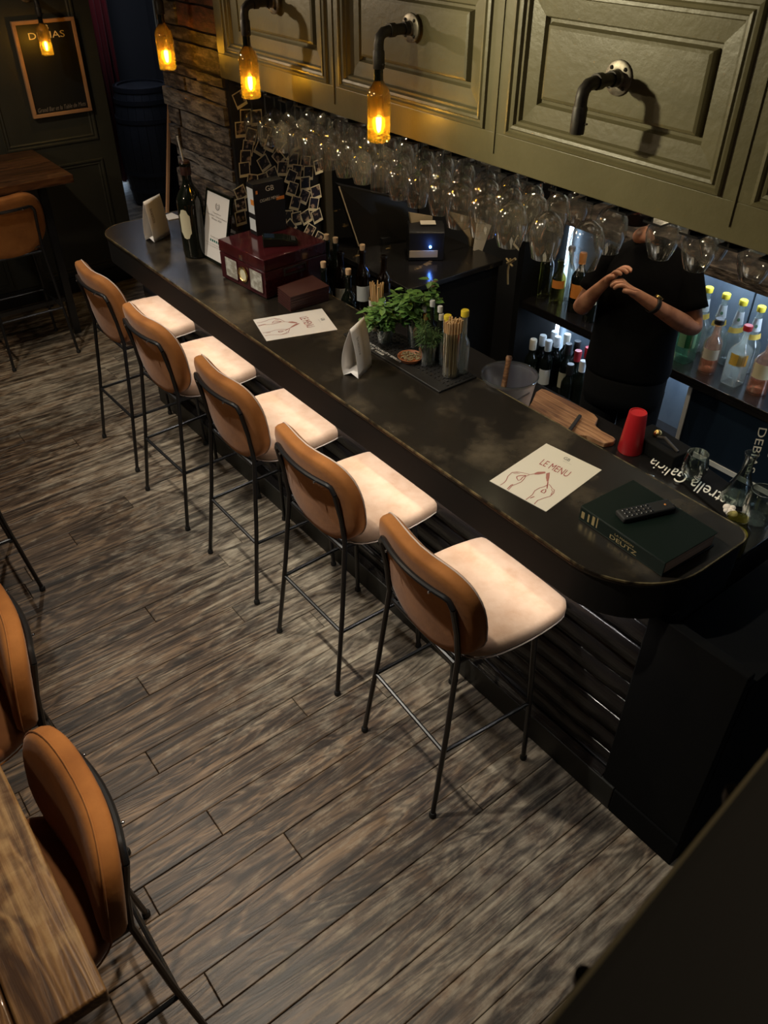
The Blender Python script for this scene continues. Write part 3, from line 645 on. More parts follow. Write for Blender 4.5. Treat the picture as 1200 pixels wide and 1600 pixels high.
for i, (x, y, a) in enumerate(PH):
    px, py = 340 + x / 5.926, 130 + y / 5.926
    side = 'left' if x < 350 else 'middle' if x < 650 else 'right'; k = [q for q in PHO if (PH[q][0] < 350) == (x < 350) and (PH[q][0] < 650) == (x < 650)].index(i)
    card(i, 'instant photo pinned beside the brick pier, ' + side + ' part, ' + (ORD + ['seventeenth', 'eighteenth', 'nineteenth', 'twentieth', 'last'])[min(k, 20)] + ' from the top', PY(px, py, 3.6985 - i * .0009), a)
card(0, 'lone instant photo pinned to the dark divider left of the back shelf', PX(812, 382, 3.145), 25, Vector((0, -1, 0)), Vector((0, 0, 1)), Vector((-1, 0, 0)), None, .075, .065)
# ================================================================ STEMWARE
def wine_glass(kind):
    """hangs upside down: origin at the foot (top), rim below"""
    if kind == 'a': prof = [(.0335, -.232), (.0385, -.215), (.0425, -.19), (.0440, -.165), (.0410, -.14), (.0300, -.121), (.012, -.1105), (.0045, -.105)]
    elif kind == 'b': prof = [(.0400, -.245), (.0470, -.222), (.0530, -.192), (.0555, -.165), (.0520, -.138), (.0400, -.113), (.020, -.098), (.0048, -.092)]
    elif kind == 'd': prof = [(.0400, -.232), (.0415, -.20), (.0410, -.165), (.0400, -.14), (.0330, -.125), (.012, -.115), (.0045, -.11)]
    else: prof = [(.0330, -.222), (.0430, -.20), (.0520, -.172), (.0560, -.148), (.0520, -.128), (.040, -.112), (.018, -.100), (.0048, -.096)]
    zt = prof[-1][1]
    return (prof, zt)
def make_glass(kind, label, group, loc):
    prof, zt = wine_glass(kind)
    t = thing('wine_glass', label, 'glass', loc, 0, group)
    rim = [(prof[0][0] + .0008, prof[0][1] - .0006)]
    obj('bowl', B().lathe([(prof[0][0] - .0009, prof[0][1])] + rim + prof, seg=24, cap=False), 'glass', t)
    obj('stem', B().lathe([(.0045, zt), (.0035, zt + .012), (.0032, -.03), (.0050, -.008), (.012, -.0035)], seg=10, cap=False), 'glass_thick', t)
    obj('foot', B().lathe([(.012, -.0035), (.034, -.0015), (.0345, 0), (.001, .0005)], seg=24, cap=False), 'glass_thick', t)
    return t
protos = {}
def hang(kind, x, y, label, group=None):
    z = 1.886
    if kind not in protos: protos[kind] = make_glass(kind, label, group, (x, y, z)); return protos[kind]
    o = dup(protos[kind], (x, y, z), R.uniform(0, 6), label)
    if group: o['group'] = group
    elif 'group' in o: del o['group']
    return o
rg = random.Random(11)
GA = 'stemware hanging in the crowded part of the rack'
yy = 3.61; row = 0
while yy > 1.86:
    for col, x in enumerate((2.035, 2.15, 2.265, 2.38)):
        if col == 3 and row % 3 == 1: continue
        kind = 'd' if (row + col) % 5 == 3 else 'a'
        if yy < 2.25: kind = 'b' if col < 2 else 'a'
        hang(kind, x + rg.uniform(-.006, .006), yy + rg.uniform(-.008, .008) + (.0 if col % 2 else .0), 'hanging wine glass, ' + ('front line', 'second line', 'third line', 'rear line')[col] + ' of the rack, ' + ORD[row] + ' from the brick pier', GA)
    yy -= .1205; row += 1
for kind, px, py, zr, lb in (('b', 849, 402, 1.641, 'large bulbous wine glass hanging just left of the divider bottles, leftmost of the spaced ones'),
    ('b', 911, 418, 1.641, 'large wine glass hanging in front of the orange-labelled bottles'),
    ('b', 948, 392, 1.641, 'large wine glass hanging behind another, before the bartender\'s hands'),
    ('c', 1029, 402, 1.664, 'wide tapering wine glass hanging in front of the bartender\'s chest'),
    ('c', 1085, 420, 1.664, 'wide tapering wine glass hanging in front of the bartender\'s upper arm'),
    ('c', 1112, 402, 1.664, 'tapering wine glass hanging half hidden behind the bartender\'s arm one'),
    ('c', 1172, 438, 1.664, 'wide wine glass hanging at the right edge above the tonic bottles')):
    p = PZ(px, py, zr); hang(kind, min(p.x, 2.50), p.y, lb)
# ================================================================ BOTTLES
def bottle(name, label, cat, loc, R0, H, glassm, neck=.0145, sh=.60, nk=.76, foil=None, foil_h=.055, cap=None, lab=None, lab_m=None, cork=False, liquid=None, rz=0, group=None, labang=110, labrot=None, square=False):
    t = thing(name, label, cat, loc, rz, group)
    pr = bottle_profile(R0, H, neck, sh, nk)
    if square:
        bb = B(); rings = []
        for r, z in pr:
            k = 0 if r < R0 * .75 else 1; ring = []
            for i in range(24):
                a = 2 * PI * i / 24; c_, s_ = math.cos(a), math.sin(a); e = 2 / (2 + 4 * k)
                ring.append((abs(c_) ** e * (1 if c_ > 0 else -1) * r, abs(s_) ** e * (1 if s_ > 0 else -1) * r, z))
            rings.append(ring)
        obj('glass_body', bb.loft(rings), glassm, t)
    else: obj('glass_body', B().lathe(pr, seg=20), glassm, t)
    if liquid: obj('liquid', B().lathe([(R0 * .5, .006), (R0 * .93, .012), (R0 * .93, H * sh * .5)], seg=16), liquid, t)
    if foil: obj('foil', B().lathe([(neck * 1.3, H - foil_h), (neck * 1.35, H - .03), (neck * 1.42, H - .008), (neck * 1.25, H + .001), (.001, H + .0015)], seg=14, cap=False), foil, t)
    if cap: obj('cap', B().lathe([(neck * 1.35, H - .012), (neck * 1.4, H + .008), (neck * 1.2, H + .012), (.001, H + .012)], seg=14, cap=False), cap, t)
    if cork: obj('cork', B().lathe([(neck * .75, H - .01), (neck * .95, H + .022), (neck * .9, H + .026), (.001, H + .026)], seg=12, cap=False), 'cork', t)
    if lab:
        z0, z1 = lab[0] * H, lab[1] * H; n = 10; vs = []
        th0 = labrot if labrot is not None else math.atan2(-loc[1], -loc[0]) - rz
        for k in range(n + 1):
            a = th0 + math.radians(labang) * (k / n - .5); r = R0 * 1.012
            if lab[0] > .6: r = neck * 1.9
            if square: r = R0 * 1.08
            vs += [(r * math.cos(a), r * math.sin(a), z0), (r * math.cos(a), r * math.sin(a), z1)]
        obj('paper_label', B().add(vs, [(2 * i, 2 * i + 2, 2 * i + 3, 2 * i + 1) for i in range(n)]), lab_m or 'white_label', t, flip=False)
    return t
# magnum on the counter
t = bottle('magnum_bottle', 'very large dark wine bottle with a cream label at the far end of the bar', 'bottle', (1.765, 3.83, 1.101), .066, .455, 'glass_dark', .022, .62, .78)
obj('neck_wrap', B().lathe([(.026, .395), (.0265, .45), (.022, .457), (.001, .457)], seg=16, cap=False), 'capsule', t)
for th0, w_ in ((PI * 1.16, 52), (-PI * .22, 30)):
    vs = []; n = 8
    for k in range(n + 1):
        a = th0 + math.radians(w_) * (k / n - .5); e = .03 * abs(k / n - .5) * 2 * (1 if abs(k / n - .5) > .3 else .3)
        vs += [(.0668 * math.cos(a), .0668 * math.sin(a), .10 + e), (.0668 * math.cos(a), .0668 * math.sin(a), .245 - e)]
    obj('paper_label', B().add(vs, [(2 * i, 2 * i + 2, 2 * i + 3, 2 * i + 1) for i in range(n)]), 'cream_label', t, flip=False)
o = obj('wooden_stick', B().tube([(1.765, 3.83, 1.50), (1.748, 3.83, 1.67)], .004, 6), 'white_print'); tag(o, 'thin pale stick standing in the neck of the very large bottle', 'stick')
# wine bottles on the station
BW = [(510, 366, 'glass_dark', 1, 'dark corked wine bottle beside the photo wall, leftmost of the tall pair'), (524, 371, 'glass_dark', 1, 'dark corked wine bottle right of its twin beside the photo wall'), (501, 391, 'glass_dark', 1, 'dark corked bottle just behind the dark red box'),
      (532, 393, 'glass_smoke', 0, 'open dull green empty bottle among the corked bottles'), (566, 382, 'glass_smoke', 1, 'clear bottle with a pinkish cork and white label behind the bar'), (544, 420, 'glass_dark', 1, 'dark bottle with reddish cork nearest the counter edge'), (600, 399, 'glass_smoke', 0, 'clear uncorked bottle rightmost of the group behind the straws'), (505, 409, 'glass_dark', 1, 'short-necked corked bottle half hidden behind the stacked booklets')]
for px, py, gm, ck, lb in BW:
    H = .30; p = PZ(px, py, .901 + H + (.026 if ck else 0)); bottle('wine_bottle', lb, 'bottle', (p.x, p.y, .901), .037, H, gm, cork=bool(ck), lab=(.16, .42), lab_m='white_label' if px in (566, 532) else 'foil_cream' if px == 544 else 'foil_black')
# back shelf unit
ZS = .83; ZU = PX(880, 319, 3.45).z
sh = thing('back_shelf', 'dark shelf unit with cool lit back panel behind the bartender', 'shelf')
obj('middle_shelf', B().box((3.15, -.5, ZS - .045), (3.50, 2.835, ZS)), 'black_gloss', sh, bev=.003)
YF = PX(1083, 597, 3.17).y + .02
obj('lower_shelf', B().box((3.13, YF, .285), (3.50, 2.835, .32)), 'black_gloss', sh)
obj('upper_shelf', B().box((3.22, -.5, ZU), (3.50, 2.835, ZU + .05)), 'brick_a', sh, bev=.003)
obj('side_panel', B().box((3.13, 2.835, 0), (3.52, 2.875, 2.6)), 'void', sh)
obj('base_box', B().box((3.16, YF, 0), (3.50, 2.83, .285)), 'black', sh)
obj('base_box', B().box((3.16, -.5, 0), (3.50, .69, ZS - .045)), 'black', sh)
for a, c in ((-.5, .62), (.63, 1.74), (1.75, 2.83)): obj('back_panel', B().box((3.50, a, .32), (3.515, c, 2.6)), 'blue_panel', sh)
for y0, y1, z in ((1.9, 2.80, ZS - .05), (-.4, 2.80, ZU - .006)): obj('led_strip', B().box((3.47, y0, z - .006), (3.485, y1, z)), 'led_white', sh)
obj('led_strip', B().box((3.46, 2.815, .34), (3.475, 2.832, ZU - .02)), 'led_white', sh)
light('shelf_light', 'AREA', (3.42, .9, ZU - .02), (3.44, .9, 0), 9, COOL, .06, sy=2.4).rotation_euler = (0, 0, 0)
light('shelf_light', 'AREA', (3.42, 1.72, ZS - .06), (3.40, 1.72, 0), 3.5, COOL, .05, sy=.2).rotation_euler = (0, 0, 0)
light('shelf_light', 'AREA', (3.44, 2.3, ZS - .06), (3.42, 2.3, 0), 4.5, COOL, .05, sy=1.0).rotation_euler = (0, 0, 0)
for px, py, fm, lm, gz, lb in ((820, 512, 'foil_pink', 1, 0, 'wine bottle with pink foil and white label on the low shelf'), (834, 507, 'foil_wine', 0, 0, 'wine bottle with wine-red foil second along the low shelf'), (853, 503, 'foil_wine', 0, 0, 'dark wine bottle farthest back under the middle shelf'),
    (834, 530, 'foil_cream', 0, 0, 'wine bottle with cream foil in front on the low shelf beside the pink one'), (849, 524, 'foil_white', 0, 0, 'wine bottle with plain white foil in the middle row'), (858, 532, 'foil_white', 1, 0, 'wine bottle with white foil and a large white label with a dark emblem'), (867, 518, 'foil_white', 0, 0, 'wine bottle with pale bluish foil in the back row'), (872, 526, 'foil_white', 0, 0, 'wine bottle with pale foil just before the bluish one'),
    (887, 522, 'foil_cream', 0, 0, 'tall wine bottle with cream foil at the back right'), (889, 537, 'foil_black', 2, 0, 'wine bottle with dark capsule and beige label'), (903, 533, 'foil_black', 0, 0, 'dark wine bottle with a thin pale cap band'), (904, 548, 'foil_red', 0, 0, 'wine bottle with bright red foil'), (920, 543, 'foil_red', 0, 0, 'wine bottle with red and white foil beside the bartender'), (892, 569, 'foil_black', 0, 0, 'dark capped wine bottle nearest the bartender in front'), (912, 564, 'foil_white', 0, 0, 'wine bottle with long white foil in front of the bartender\'s hip')):
    p = PZ(px, py, .321 + .30)
    if p.x < 3.17: 
        p = PX(px, py, 3.18); H = p.z - .321
    else: H = .30
    p.x = min(p.x, 3.455)
    bottle('wine_bottle', lb, 'bottle', (p.x, p.y, .321), .0365, H, 'glass_dark', foil=fm, foil_h=.06, lab=(.14, .45) if lm else None, lab_m='cream_label' if lm == 2 else 'white_label')
UB = [(829, 457, .036, .30, 'glass_dark', dict(lab=(.45, .72), lab_m='cream_label', foil='foil_black'), 'dark spirit bottle with a square cream label at the left end of the shelf'),
      (849, 463, .036, .30, 'oliveoil', dict(foil='foil_black'), 'olive-tinted bottle standing second on the shelf'),
      (868, 474, .038, .24, 'oliveoil', dict(lab=(.40, .58), lab_m='orange_label'), 'short clear bottle with a narrow orange label'),
      (882, 468, .036, .28, 'tonic', dict(cap='foil_white'), 'pale bottle standing behind the orange-labelled pair'),
      (898, 485, .043, .31, 'glass_dark', dict(lab=(.26, .50), lab_m='orange_label', foil='orange_label', neck=.014), 'sparkling wine bottle with a large orange label and orange neck'),
      (921, 500, .040, .25, 'glass_dark', dict(lab=(.40, .62), lab_m='cream_label', labang=60), 'dark bottle with a round white label at the bartender\'s elbow')]
for px, py, r, H, gm, kw, lb in UB:
    p = PZ(px, py, ZS); bottle('spirit_bottle', lb, 'bottle', (min(3.45, max(3.2, p.x)), p.y, ZS), r, H, gm, **kw)
for i, (px, py) in enumerate(((1109, 449), (1136, 459), (1163, 469), (1191, 479))):
    H = .30; p = PZ(px, py, ZS + H + .01)
    t = bottle('tonic_bottle', 'tonic bottle with yellow cap, ' + ('nearest the bartender', 'second from the bartender', 'third from the bartender', 'at the right edge of the picture')[i], 'bottle', (min(p.x, 3.45), p.y, ZS),   .047, H, 'tonic', .014, .42, .84, cap='yellow', group='yellow-capped tonic bottles on the back shelf')
    th0 = math.atan2(-p.y, -p.x)
    for z0, z1, r0, r1, mm, w_ in ((.66, .86, .0235, .0165, 'white_label', 200), (.52, .60, .034, .029, 'yellow_label', 150)):
        vs = []; n = 10
        for k in range(n + 1):
            a = th0 + math.radians(w_) * (k / n - .5); s = .04 * (k / n) if mm == 'yellow_label' else 0
            vs += [(r0 * math.cos(a), r0 * math.sin(a), (z0 + s) * H), (r1 * math.cos(a), r1 * math.sin(a), (z1 + s) * H)]
        obj('paper_label', B().add(vs, [(2 * q, 2 * q + 2, 2 * q + 3, 2 * q + 1) for q in range(n)]), mm, t, flip=False)
    q = Vector((math.cos(th0), math.sin(th0), 0)) * .0205; s = Vector((-math.sin(th0), math.cos(th0), 0)); e = [q + s * .007 * math.cos(a * PI / 4) + Vector((0, 0, .745 * H + .009 * math.sin(a * PI / 4))) + q.normalized() * .0016 for a in range(8)]
    obj('round_mark', B().add(e, [tuple(range(8))]), 'green_label', t, flip=False)
for px, py, r, H, gm, kw, lb in ((1066, 562, .044, .27, 'gin', dict(lab=(.30, .62), lab_m='green_label', square=True, cap='foil_cream'), 'square green-tinted gin bottle beside the bartender\'s elbow'),
    (1103, 580, .040, .25, 'rose', dict(lab=(.30, .50), lab_m='foil_cream', liquid='rose', cap='foil_black', neck=.016), 'rose-coloured spirit bottle with a dark stopper'),
    (1143, 598, .041, .27, 'tonic', dict(lab=(.38, .58), lab_m='yellow_label', cap='foil_red', square=True), 'clear bottle with a bright yellow label and red cap'),
    (1181, 612, .046, .26, 'rose', dict(lab=(.32, .58), lab_m='cream_label', liquid='rose', cap='foil_cream'), 'peach-coloured bottle with a fruit label at the right edge')):
    p = PZ(px, py, ZS); bottle('spirit_bottle', lb, 'bottle', (max(3.19, p.x), p.y, ZS), r, H, gm, **kw)
# fridge below the shelf
XF = 3.17
fr = thing('fridge', 'low glass-fronted fridge under the right shelf with pale lettering', 'fridge')
ya = PX(1083, 597, XF).y
obj('body', B().box((XF + .012, .70, .0), (3.495, ya, ZS - .05)), 'black', fr)
obj('glass_door', B().box((XF, .72, .03), (XF + .012, ya, ZS - .055)), 'navy', fr)
a, c = PX(1083, 597, XF - .004), PX(1058, 682, XF - .004)
obj('door_trim', B().box((XF - .006, ya - .008, .10), (XF + .001, ya + .012, ZS - .055)), 'foil_white', fr)
zz = PX(1120, 727, XF).z
obj('door_trim', B().box((XF - .006, .72, zz - .014), (XF + .001, ya, zz + .010)), 'foil_white', fr)
f = lambda x, y: PX(x, y, XF - .003)
text('DEBIAS', f(1186, 668), f(1166, 737), f(1199, 670), 'white_print', fr)
text('GB', f(1206, 690), f(1198, 715), f(1222, 692), 'white_print', fr)
# ================================================================ TILL AREA
tl = thing('till_counter', 'black marble-topped back counter carrying the till and printer', 'counter')
obj('marble_top', B().box((2.47, 2.97, .99), (3.12, 4.18, 1.02)), 'marble', tl, bev=.004)
obj('cabinet_body', B().box((2.50, 3.0, 0), (3.12, 4.18, .99)), 'void', tl)
t = thing('till_monitor', 'dark tilted till monitor with a pale thin edge behind the bar', 'monitor')
q = [PY(530, 291, 3.62), PY(652, 318, 3.50), PY(655, 400, 3.46), PY(561, 384, 3.58)]; dv = Vector((.004, .025, .004))
obj('casing', B().add([p + dv for p in q] + [p + dv * 2 for p in q] + [], [(0, 1, 2, 3), (4, 7, 6, 5), (0, 4, 5, 1), (1, 5, 6, 2), (2, 6, 7, 3), (3, 7, 4, 0)]), 'black', t, smooth=False)
obj('screen', B().add([p for p in q] + [p + dv * .9 for p in q], [(0, 1, 2, 3), (4, 7, 6, 5), (0, 4, 5, 1), (1, 5, 6, 2), (2, 6, 7, 3), (3, 7, 4, 0)]), 'screen', t, smooth=False)
obj('edge_strip', B().tube([q[0] + Vector((-.004, -.003, 0)), q[3] + Vector((-.004, -.003, 0))], .004, 6), 'card_tan', t)
m_ = (q[2] + q[3]) / 2; obj('stand', B().box((m_.x - .05, m_.y + .0, 1.02), (m_.x + .05, m_.y + .12, max(1.06, m_.z + .02))), 'black', t)
P0 = PZ(672, 407, 1.021)
t = thing('receipt_printer', 'black receipt printer with a bright blue light', 'printer', (P0.x + .03, P0.y + .08, 1.021), math.atan2(P0.x, -P0.y) * 0 - .62)
obj('printer_body', B().prism([(-.085, 0), (.085, 0), (.085, .12), (.06, .165), (-.02, .175), (-.085, .15)], -.095, .095, lambda u, v, w_: (w_, u, v)), 'black', t, bev=.006)
obj('paper_slot', B().box((-.09, -.091, .02), (.06, -.084, .055)), 'card_tan', t)
obj('status_light', B().sphere((.02, -.089, .075), .007, 10), 'led_blue', t)
obj('note', B().box((-.03, -.04, .176), (.05, .02, .178)), 'paper_b', t)
light('status_glow', 'POINT', tuple(Vector(t.location) + Vector((-.06, -.12, .08))), None, .07, (.1, .25, 1), .01)
for k, (pa, pb, pc, pd, Y, mm, lb) in enumerate((((640, 332), (676, 338), (672, 402), (652, 396), 3.32, 'card_tan', 'tan papers standing left of the receipt printer'), ((700, 330), (757, 345), (741, 418), (733, 372), 3.22, 'card_tan', 'tan papers standing behind the receipt printer'), ((748, 344), (768, 352), (744, 420), (738, 416), 3.16, 'paper_b', 'white papers leaning right of the receipt printer'))):
    q = [PY(*pa, Y), PY(*pb, Y), PY(*pc, Y), PY(*pd, Y)]
    o = obj('papers', B().add(q + [p + Vector((0, .012, 0)) for p in q], [(0, 1, 2, 3), (4, 7, 6, 5), (0, 4, 5, 1), (1, 5, 6, 2), (2, 6, 7, 3), (3, 7, 4, 0)]), mm, smooth=False); tag(o, lb, 'papers')
p = PX(797, 410, 3.10)
b = B().tube([(3.10, p.y, p.z + .02), (3.10, p.y + .01, p.z - .05), (3.10, p.y, p.z - .12)], .006, 6).tube([(3.10, p.y - .035, p.z + .03), (3.10, p.y, p.z), (3.10, p.y + .02, p.z - .01)], .008, 6).tube([(3.10, p.y - .02, p.z - .015), (3.10, p.y + .01, p.z + .0), (3.10, p.y + .03, p.z + .012)], .006, 6)
o = obj('ribbon', b, 'gold'); tag(o, 'gold ribbon bow hanging on the dark divider', 'ribbon')
# ================================================================ ON THE COUNTER
ZC = 1.1005
hm = thing('cigar_humidor', 'glossy dark red wooden cigar box with two little windows and a dial', 'box', (1.752, 3.128, ZC), .082)
W, D, H = .362, .36, .186
obj('case', B().box((0, 0, .004), (D, W, .128)), 'mahogany', hm, bev=.003)
obj('lid', B().box((-.001, -.001, .130), (D + .001, W + .001, H)), 'mahogany', hm, bev=.004)
for y0, y1 in ((.022, .118), (.222, .318)):
    fo = obj('window_frame', B().box((-.003, y0 - .006, .026), (.001, y0, .118)).box((-.003, y1, .026), (.001, y1 + .006, .118)).box((-.003, y0, .020), (.001, y1, .026)).box((-.003, y0, .118), (.001, y1, .124)), 'mahogany', hm)
    obj('window_pane', B().box((-.0015, y0, .026), (-.0005, y1, .118)), mat('pale_window', (.35, .32, .26), .08, spec=.9, noise=((40, 22, 40), (.62, .60, .52), .45, .6)), fo)
obj('dial_rim', B().tube([(-.006, .170 + .033 * math.cos(a * PI / 12), .072 + .033 * math.sin(a * PI / 12)) for a in range(25)], .0045, 8), 'brass', hm)
obj('dial', B().lathe([(.031, 0), (.031, .004), (.001, .0045)], (0, .170, .072), 24, ax=(-1, 0, 0)), 'cream_label', hm)
obj('lock_plate', B().box((-.003, .170, .135), (.0, .192, .160)), 'chrome', hm, bev=.001)
fo = obj('side_handle', B().box((.105, -.006, .085), (.235, .0, .093)).box((.105, -.006, .113), (.235, .0, .121)).box((.105, -.006, .093), (.112, 0, .113)).box((.228, -.006, .093), (.235, 0, .113)), 'iron', hm)
TH = Matrix.Translation((1.752, 3.128, ZC)) @ Matrix.Rotation(.082, 4, 'Z')
ct = thing('menu_stand', 'dark cigar menu display box standing on the red cigar box', 'sign', (0, 0, 0))
zt = ZC + H + .001; p = PZ(402, 369, zt); y_ = p.y; x_ = p.x
obj('box', B().box((x_, y_, zt), (x_ + .165, y_ + .06, zt + .235)), 'black', ct, bev=.001)
obj('side_print', B().box((x_ - .001, y_ + .003, zt + .10), (x_, y_ + .057, zt + .215)).box((x_ - .001, y_ + .003, zt + .02), (x_, y_ + .057, zt + .075)), 'foil_white', ct)
obj('ember_print', B().box((x_ + .12, y_ - .001, zt + .145), (x_ + .163, y_, zt + .160)).box((x_ + .012, y_ - .001, zt + .19), (x_ + .022, y_, zt + .205)).box((x_ - .0015, y_ + .003, zt + .14), (x_ - .0005, y_ + .03, zt + .165)), 'orange_label', ct)
yy = y_ - .0015
text('GB', (x_ + .065, yy, zt + .195), (x_ + .11, yy, zt + .195), (x_ + .065, yy, zt + .218), 'white_print', ct)
text('CIGARS MENU', (x_ + .03, yy, zt + .150), (x_ + .135, yy, zt + .155), (x_ + .03, yy, zt + .163), 'white_print', ct)
p = PZ(438, 381, zt)
t = thing('card_terminal', 'black card payment terminal lying on the red cigar box', 'card reader', (p.x, p.y, zt), -.5)
obj('terminal_body', B().prism([(-.08, 0), (.08, 0), (.08, .018), (.02, .035), (-.08, .042)], -.038, .038, lambda u, v, w_: (u, w_, v)), 'glass_dark', t, bev=.004)
obj('keypad', B().prism([(-.015, .0357), (.07, .0215), (.07, .023), (-.015, .0372)], -.03, .03, lambda u, v, w_: (u, w_, v)), 'rubber', t)
obj('screen', B().prism([(-.072, .0425), (-.025, .0385), (-.025, .0395), (-.072, .0435)], -.028, .028, lambda u, v, w_: (u, w_, v)), 'navy', t)
# stacked booklets
q = [PZ(x, y, 1.17) for x, y in ((433, 448), (453, 464), (514, 446), (488, 429))]
for k in range(6):
    jx, jy = R.uniform(-.003, .003), R.uniform(-.003, .003); z = ZC + .0112 * k
    t = thing('menu_booklet', ('dark red booklet at the bottom of the stack', 'dark red booklet second from the bottom of the stack', 'dark red booklet third from the bottom of the stack', 'dark red booklet third from the top of the stack', 'dark red booklet second from the top of the stack', 'dark red booklet topmost of the stack with gold initials')[k], 'booklet', (jx, jy, 0), 0, 'dark red booklets stacked by the cigar box')
    obj('cover', B().prism([(p.x, p.y) for p in q], z, z + .0025).prism([(p.x, p.y) for p in q], z + .0085, z + .0108), 'burgundy', t)
    c = sum(q, Vector()) / 4; obj('pages', B().prism([((p.x - c.x) * .975 + c.x, (p.y - c.y) * .975 + c.y) for p in q], z + .0025, z + .0085), 'burgundy', t)
    if k == 5:
        f = lambda x, y: PZ(x, y, z + .0113); text('GB', f(488, 433), f(496, 438), f(485, 431), 'gold', t, off=(-jx, -jy, 0))
# framed certificate
t = thing('framed_certificate', 'white award certificate in a thin black frame leaning by the dark red box', 'frame')
bl, br_, tr_, tL = Vector((1.772, 3.800, ZC + .002)), Vector((1.784, 3.575, ZC + .002)), Vector((1.846, 3.545, 1.44)), Vector((1.833, 3.765, 1.44))
nrm = (br_ - bl).cross(tL - bl).normalized()
if nrm.x > 0: nrm = -nrm
F = lambda u, v, o_=0: bl + (br_ - bl) * u + (tL - bl) * v + nrm * o_
def slab(u0, v0, u1, v1, o0, o1): return B().add([F(u0, v0, o0), F(u1, v0, o0), F(u1, v1, o0), F(u0, v1, o0), F(u0, v0, o1), F(u1, v0, o1), F(u1, v1, o1), F(u0, v1, o1)], [(0, 3, 2, 1), (4, 5, 6, 7), (0, 1, 5, 4), (1, 2, 6, 5), (2, 3, 7, 6), (3, 0, 4, 7)])
for a in ((0, 0, 1, .04), (0, .965, 1, 1), (0, .04, .055, .965), (.945, .04, 1, .965)): obj('frame_strip', slab(a[0], a[1], a[2], a[3], -.012, .004), 'glass_dark', t, bev=.001)
obj('certificate', slab(.055, .04, .945, .965, -.006, .001), 'paper', t)
obj('backing', slab(.02, .02, .98, .98, -.014, -.008), 'black', t)
for s, u0, u1, v0, v1, mm in (('Tripadvisor', .33, .67, .685, .71, 'ink_grey'), ("Travellers' Choice Award", .10, .90, .645, .672, 'ink_grey'), ('Winner 2024', .30, .70, .60, .628, 'ink_grey'), ('Grand Bar de Mets', .32, .68, .35, .37, 'ink_grey'), ('Based on reviews and opinions', .16, .84, .245, .26, 'ink_grey'), ('shared by guests this year', .2, .8, .215, .23, 'ink_grey')):
    text(s, F(u0, v0, .0016), F(u1, v0, .0016), F(u0, v1, .0016), mm, t)
for k in range(5):
    c = .34 + k * .08; vs = [F(c + .028 * math.cos(a * PI / 6), .305 + .019 * math.sin(a * PI / 6), .0016) for a in range(12)]; obj('round_mark', B().add(vs, [tuple(range(12))]), 'ink_teal', t, flip=False)
for k, (r, r2) in enumerate(((.085, .052), (.04, .026))):
    vs = []; n = 24
    for a in range(n + 1):
        an = (a / n) * 2 * PI * (.82 if k == 0 else 1) + (PI / 2 + PI * .18 if k == 0 else 0)
        for rr_ in (1, .72): vs.append(F(.5 + r * rr_ * math.cos(an), .80 + r2 * rr_ * math.sin(an), .0016))
    obj('wreath' if k == 0 else 'emblem_ring', B().add(vs, [(2 * i, 2 * i + 1, 2 * i + 3, 2 * i + 2) for i in range(n)]), 'ink_grey', t, flip=False)
# menus
def menu(label, c4, z, spin):
    bl, br_, tr_, tl_ = [PZ(x, y, z) for x, y in c4]
    t = tag(obj('menu_sheet', B().prism([(p.x, p.y) for p in (bl, br_, tr_, tl_)], ZC, z), 'paper' if spin else 'paper_b', smooth=False), label, 'menu')
    # drawing given in the pixels of the square menu, as a crop; turned into sheet coordinates
    MB = [PZ(750 + x / 6, 680 + y / 6, z) for x, y in ((90, 428), (620, 715), (1142, 325), (622, 77))]
    U, V = MB[1] - MB[0], MB[3] - MB[0]; det = U.x * V.y - U.y * V.x
    def G_(x, y, o_=.0004):
        p = PZ(750 + x / 6, 680 + y / 6, z) - MB[0]; u = (p.x * V.y - p.y * V.x) / det; v = (U.x * p.y - U.y * p.x) / det
        a = bl * (1 - u) * (1 - v) + br_ * u * (1 - v) + tr_ * u * v + tl_ * (1 - u) * v; return Vector((a.x, a.y, z + o_))
    S_ = [([(190, 468), (225, 447), (245, 425), (262, 385), (300, 350), (350, 345), (410, 355), (465, 370), (512, 364)], 1), ([(265, 515), (300, 475), (350, 455), (385, 440), (410, 415), (430, 385), (462, 374)], 1), ([(345, 388), (375, 380), (430, 378)], 1.6), ([(345, 388), (345, 405), (360, 428), (380, 418), (400, 395), (430, 380)], 1.3),
          ([(430, 605), (490, 560), (515, 520), (560, 495), (600, 485), (628, 470)], 1), ([(510, 645), (540, 612), (600, 590), (655, 575), (690, 545), (697, 515), (675, 500), (660, 475), (645, 462)], 1), ([(570, 530), (590, 515), (618, 508), (615, 530), (600, 545), (570, 532)], 1.6), ([(628, 502), (632, 470), (637, 440)], 1.6), ([(300, 350), (330, 362), (375, 360)], .7), ([(320, 355), (360, 352)], .7), ([(665, 560), (680, 530), (668, 508)], .8), ([(255, 505), (290, 470), (310, 462)], 1.3), ([(470, 590), (510, 575)], 1.4)]
    for pts, w_ in S_:
        vs, fs = stroke([G_(*p) for p in pts], .0022 * w_, (0, 0, 1)); obj('ink_line', B().add(vs, fs), 'ink_red', t, smooth=False, flip=False)
    for poly in ([(510, 358), (540, 345), (612, 343), (615, 358), (550, 370), (512, 370)], [(620, 360), (655, 350), (650, 400), (640, 440), (625, 435), (618, 400)]):
        obj('fork_drawing', B().add([G_(*p) for p in poly], [tuple(range(6))]), 'ink_red_pale', t, smooth=False, flip=False)
    text('LE MENU', G_(552, 272), G_(812, 396), G_(600, 226), 'ink_red', t)
    text('GB', G_(778, 222), G_(832, 250), G_(800, 202), 'ink', t)
    text('grand bar', G_(778, 245), G_(862, 285), G_(781, 241), 'ink_grey', t)
    return t
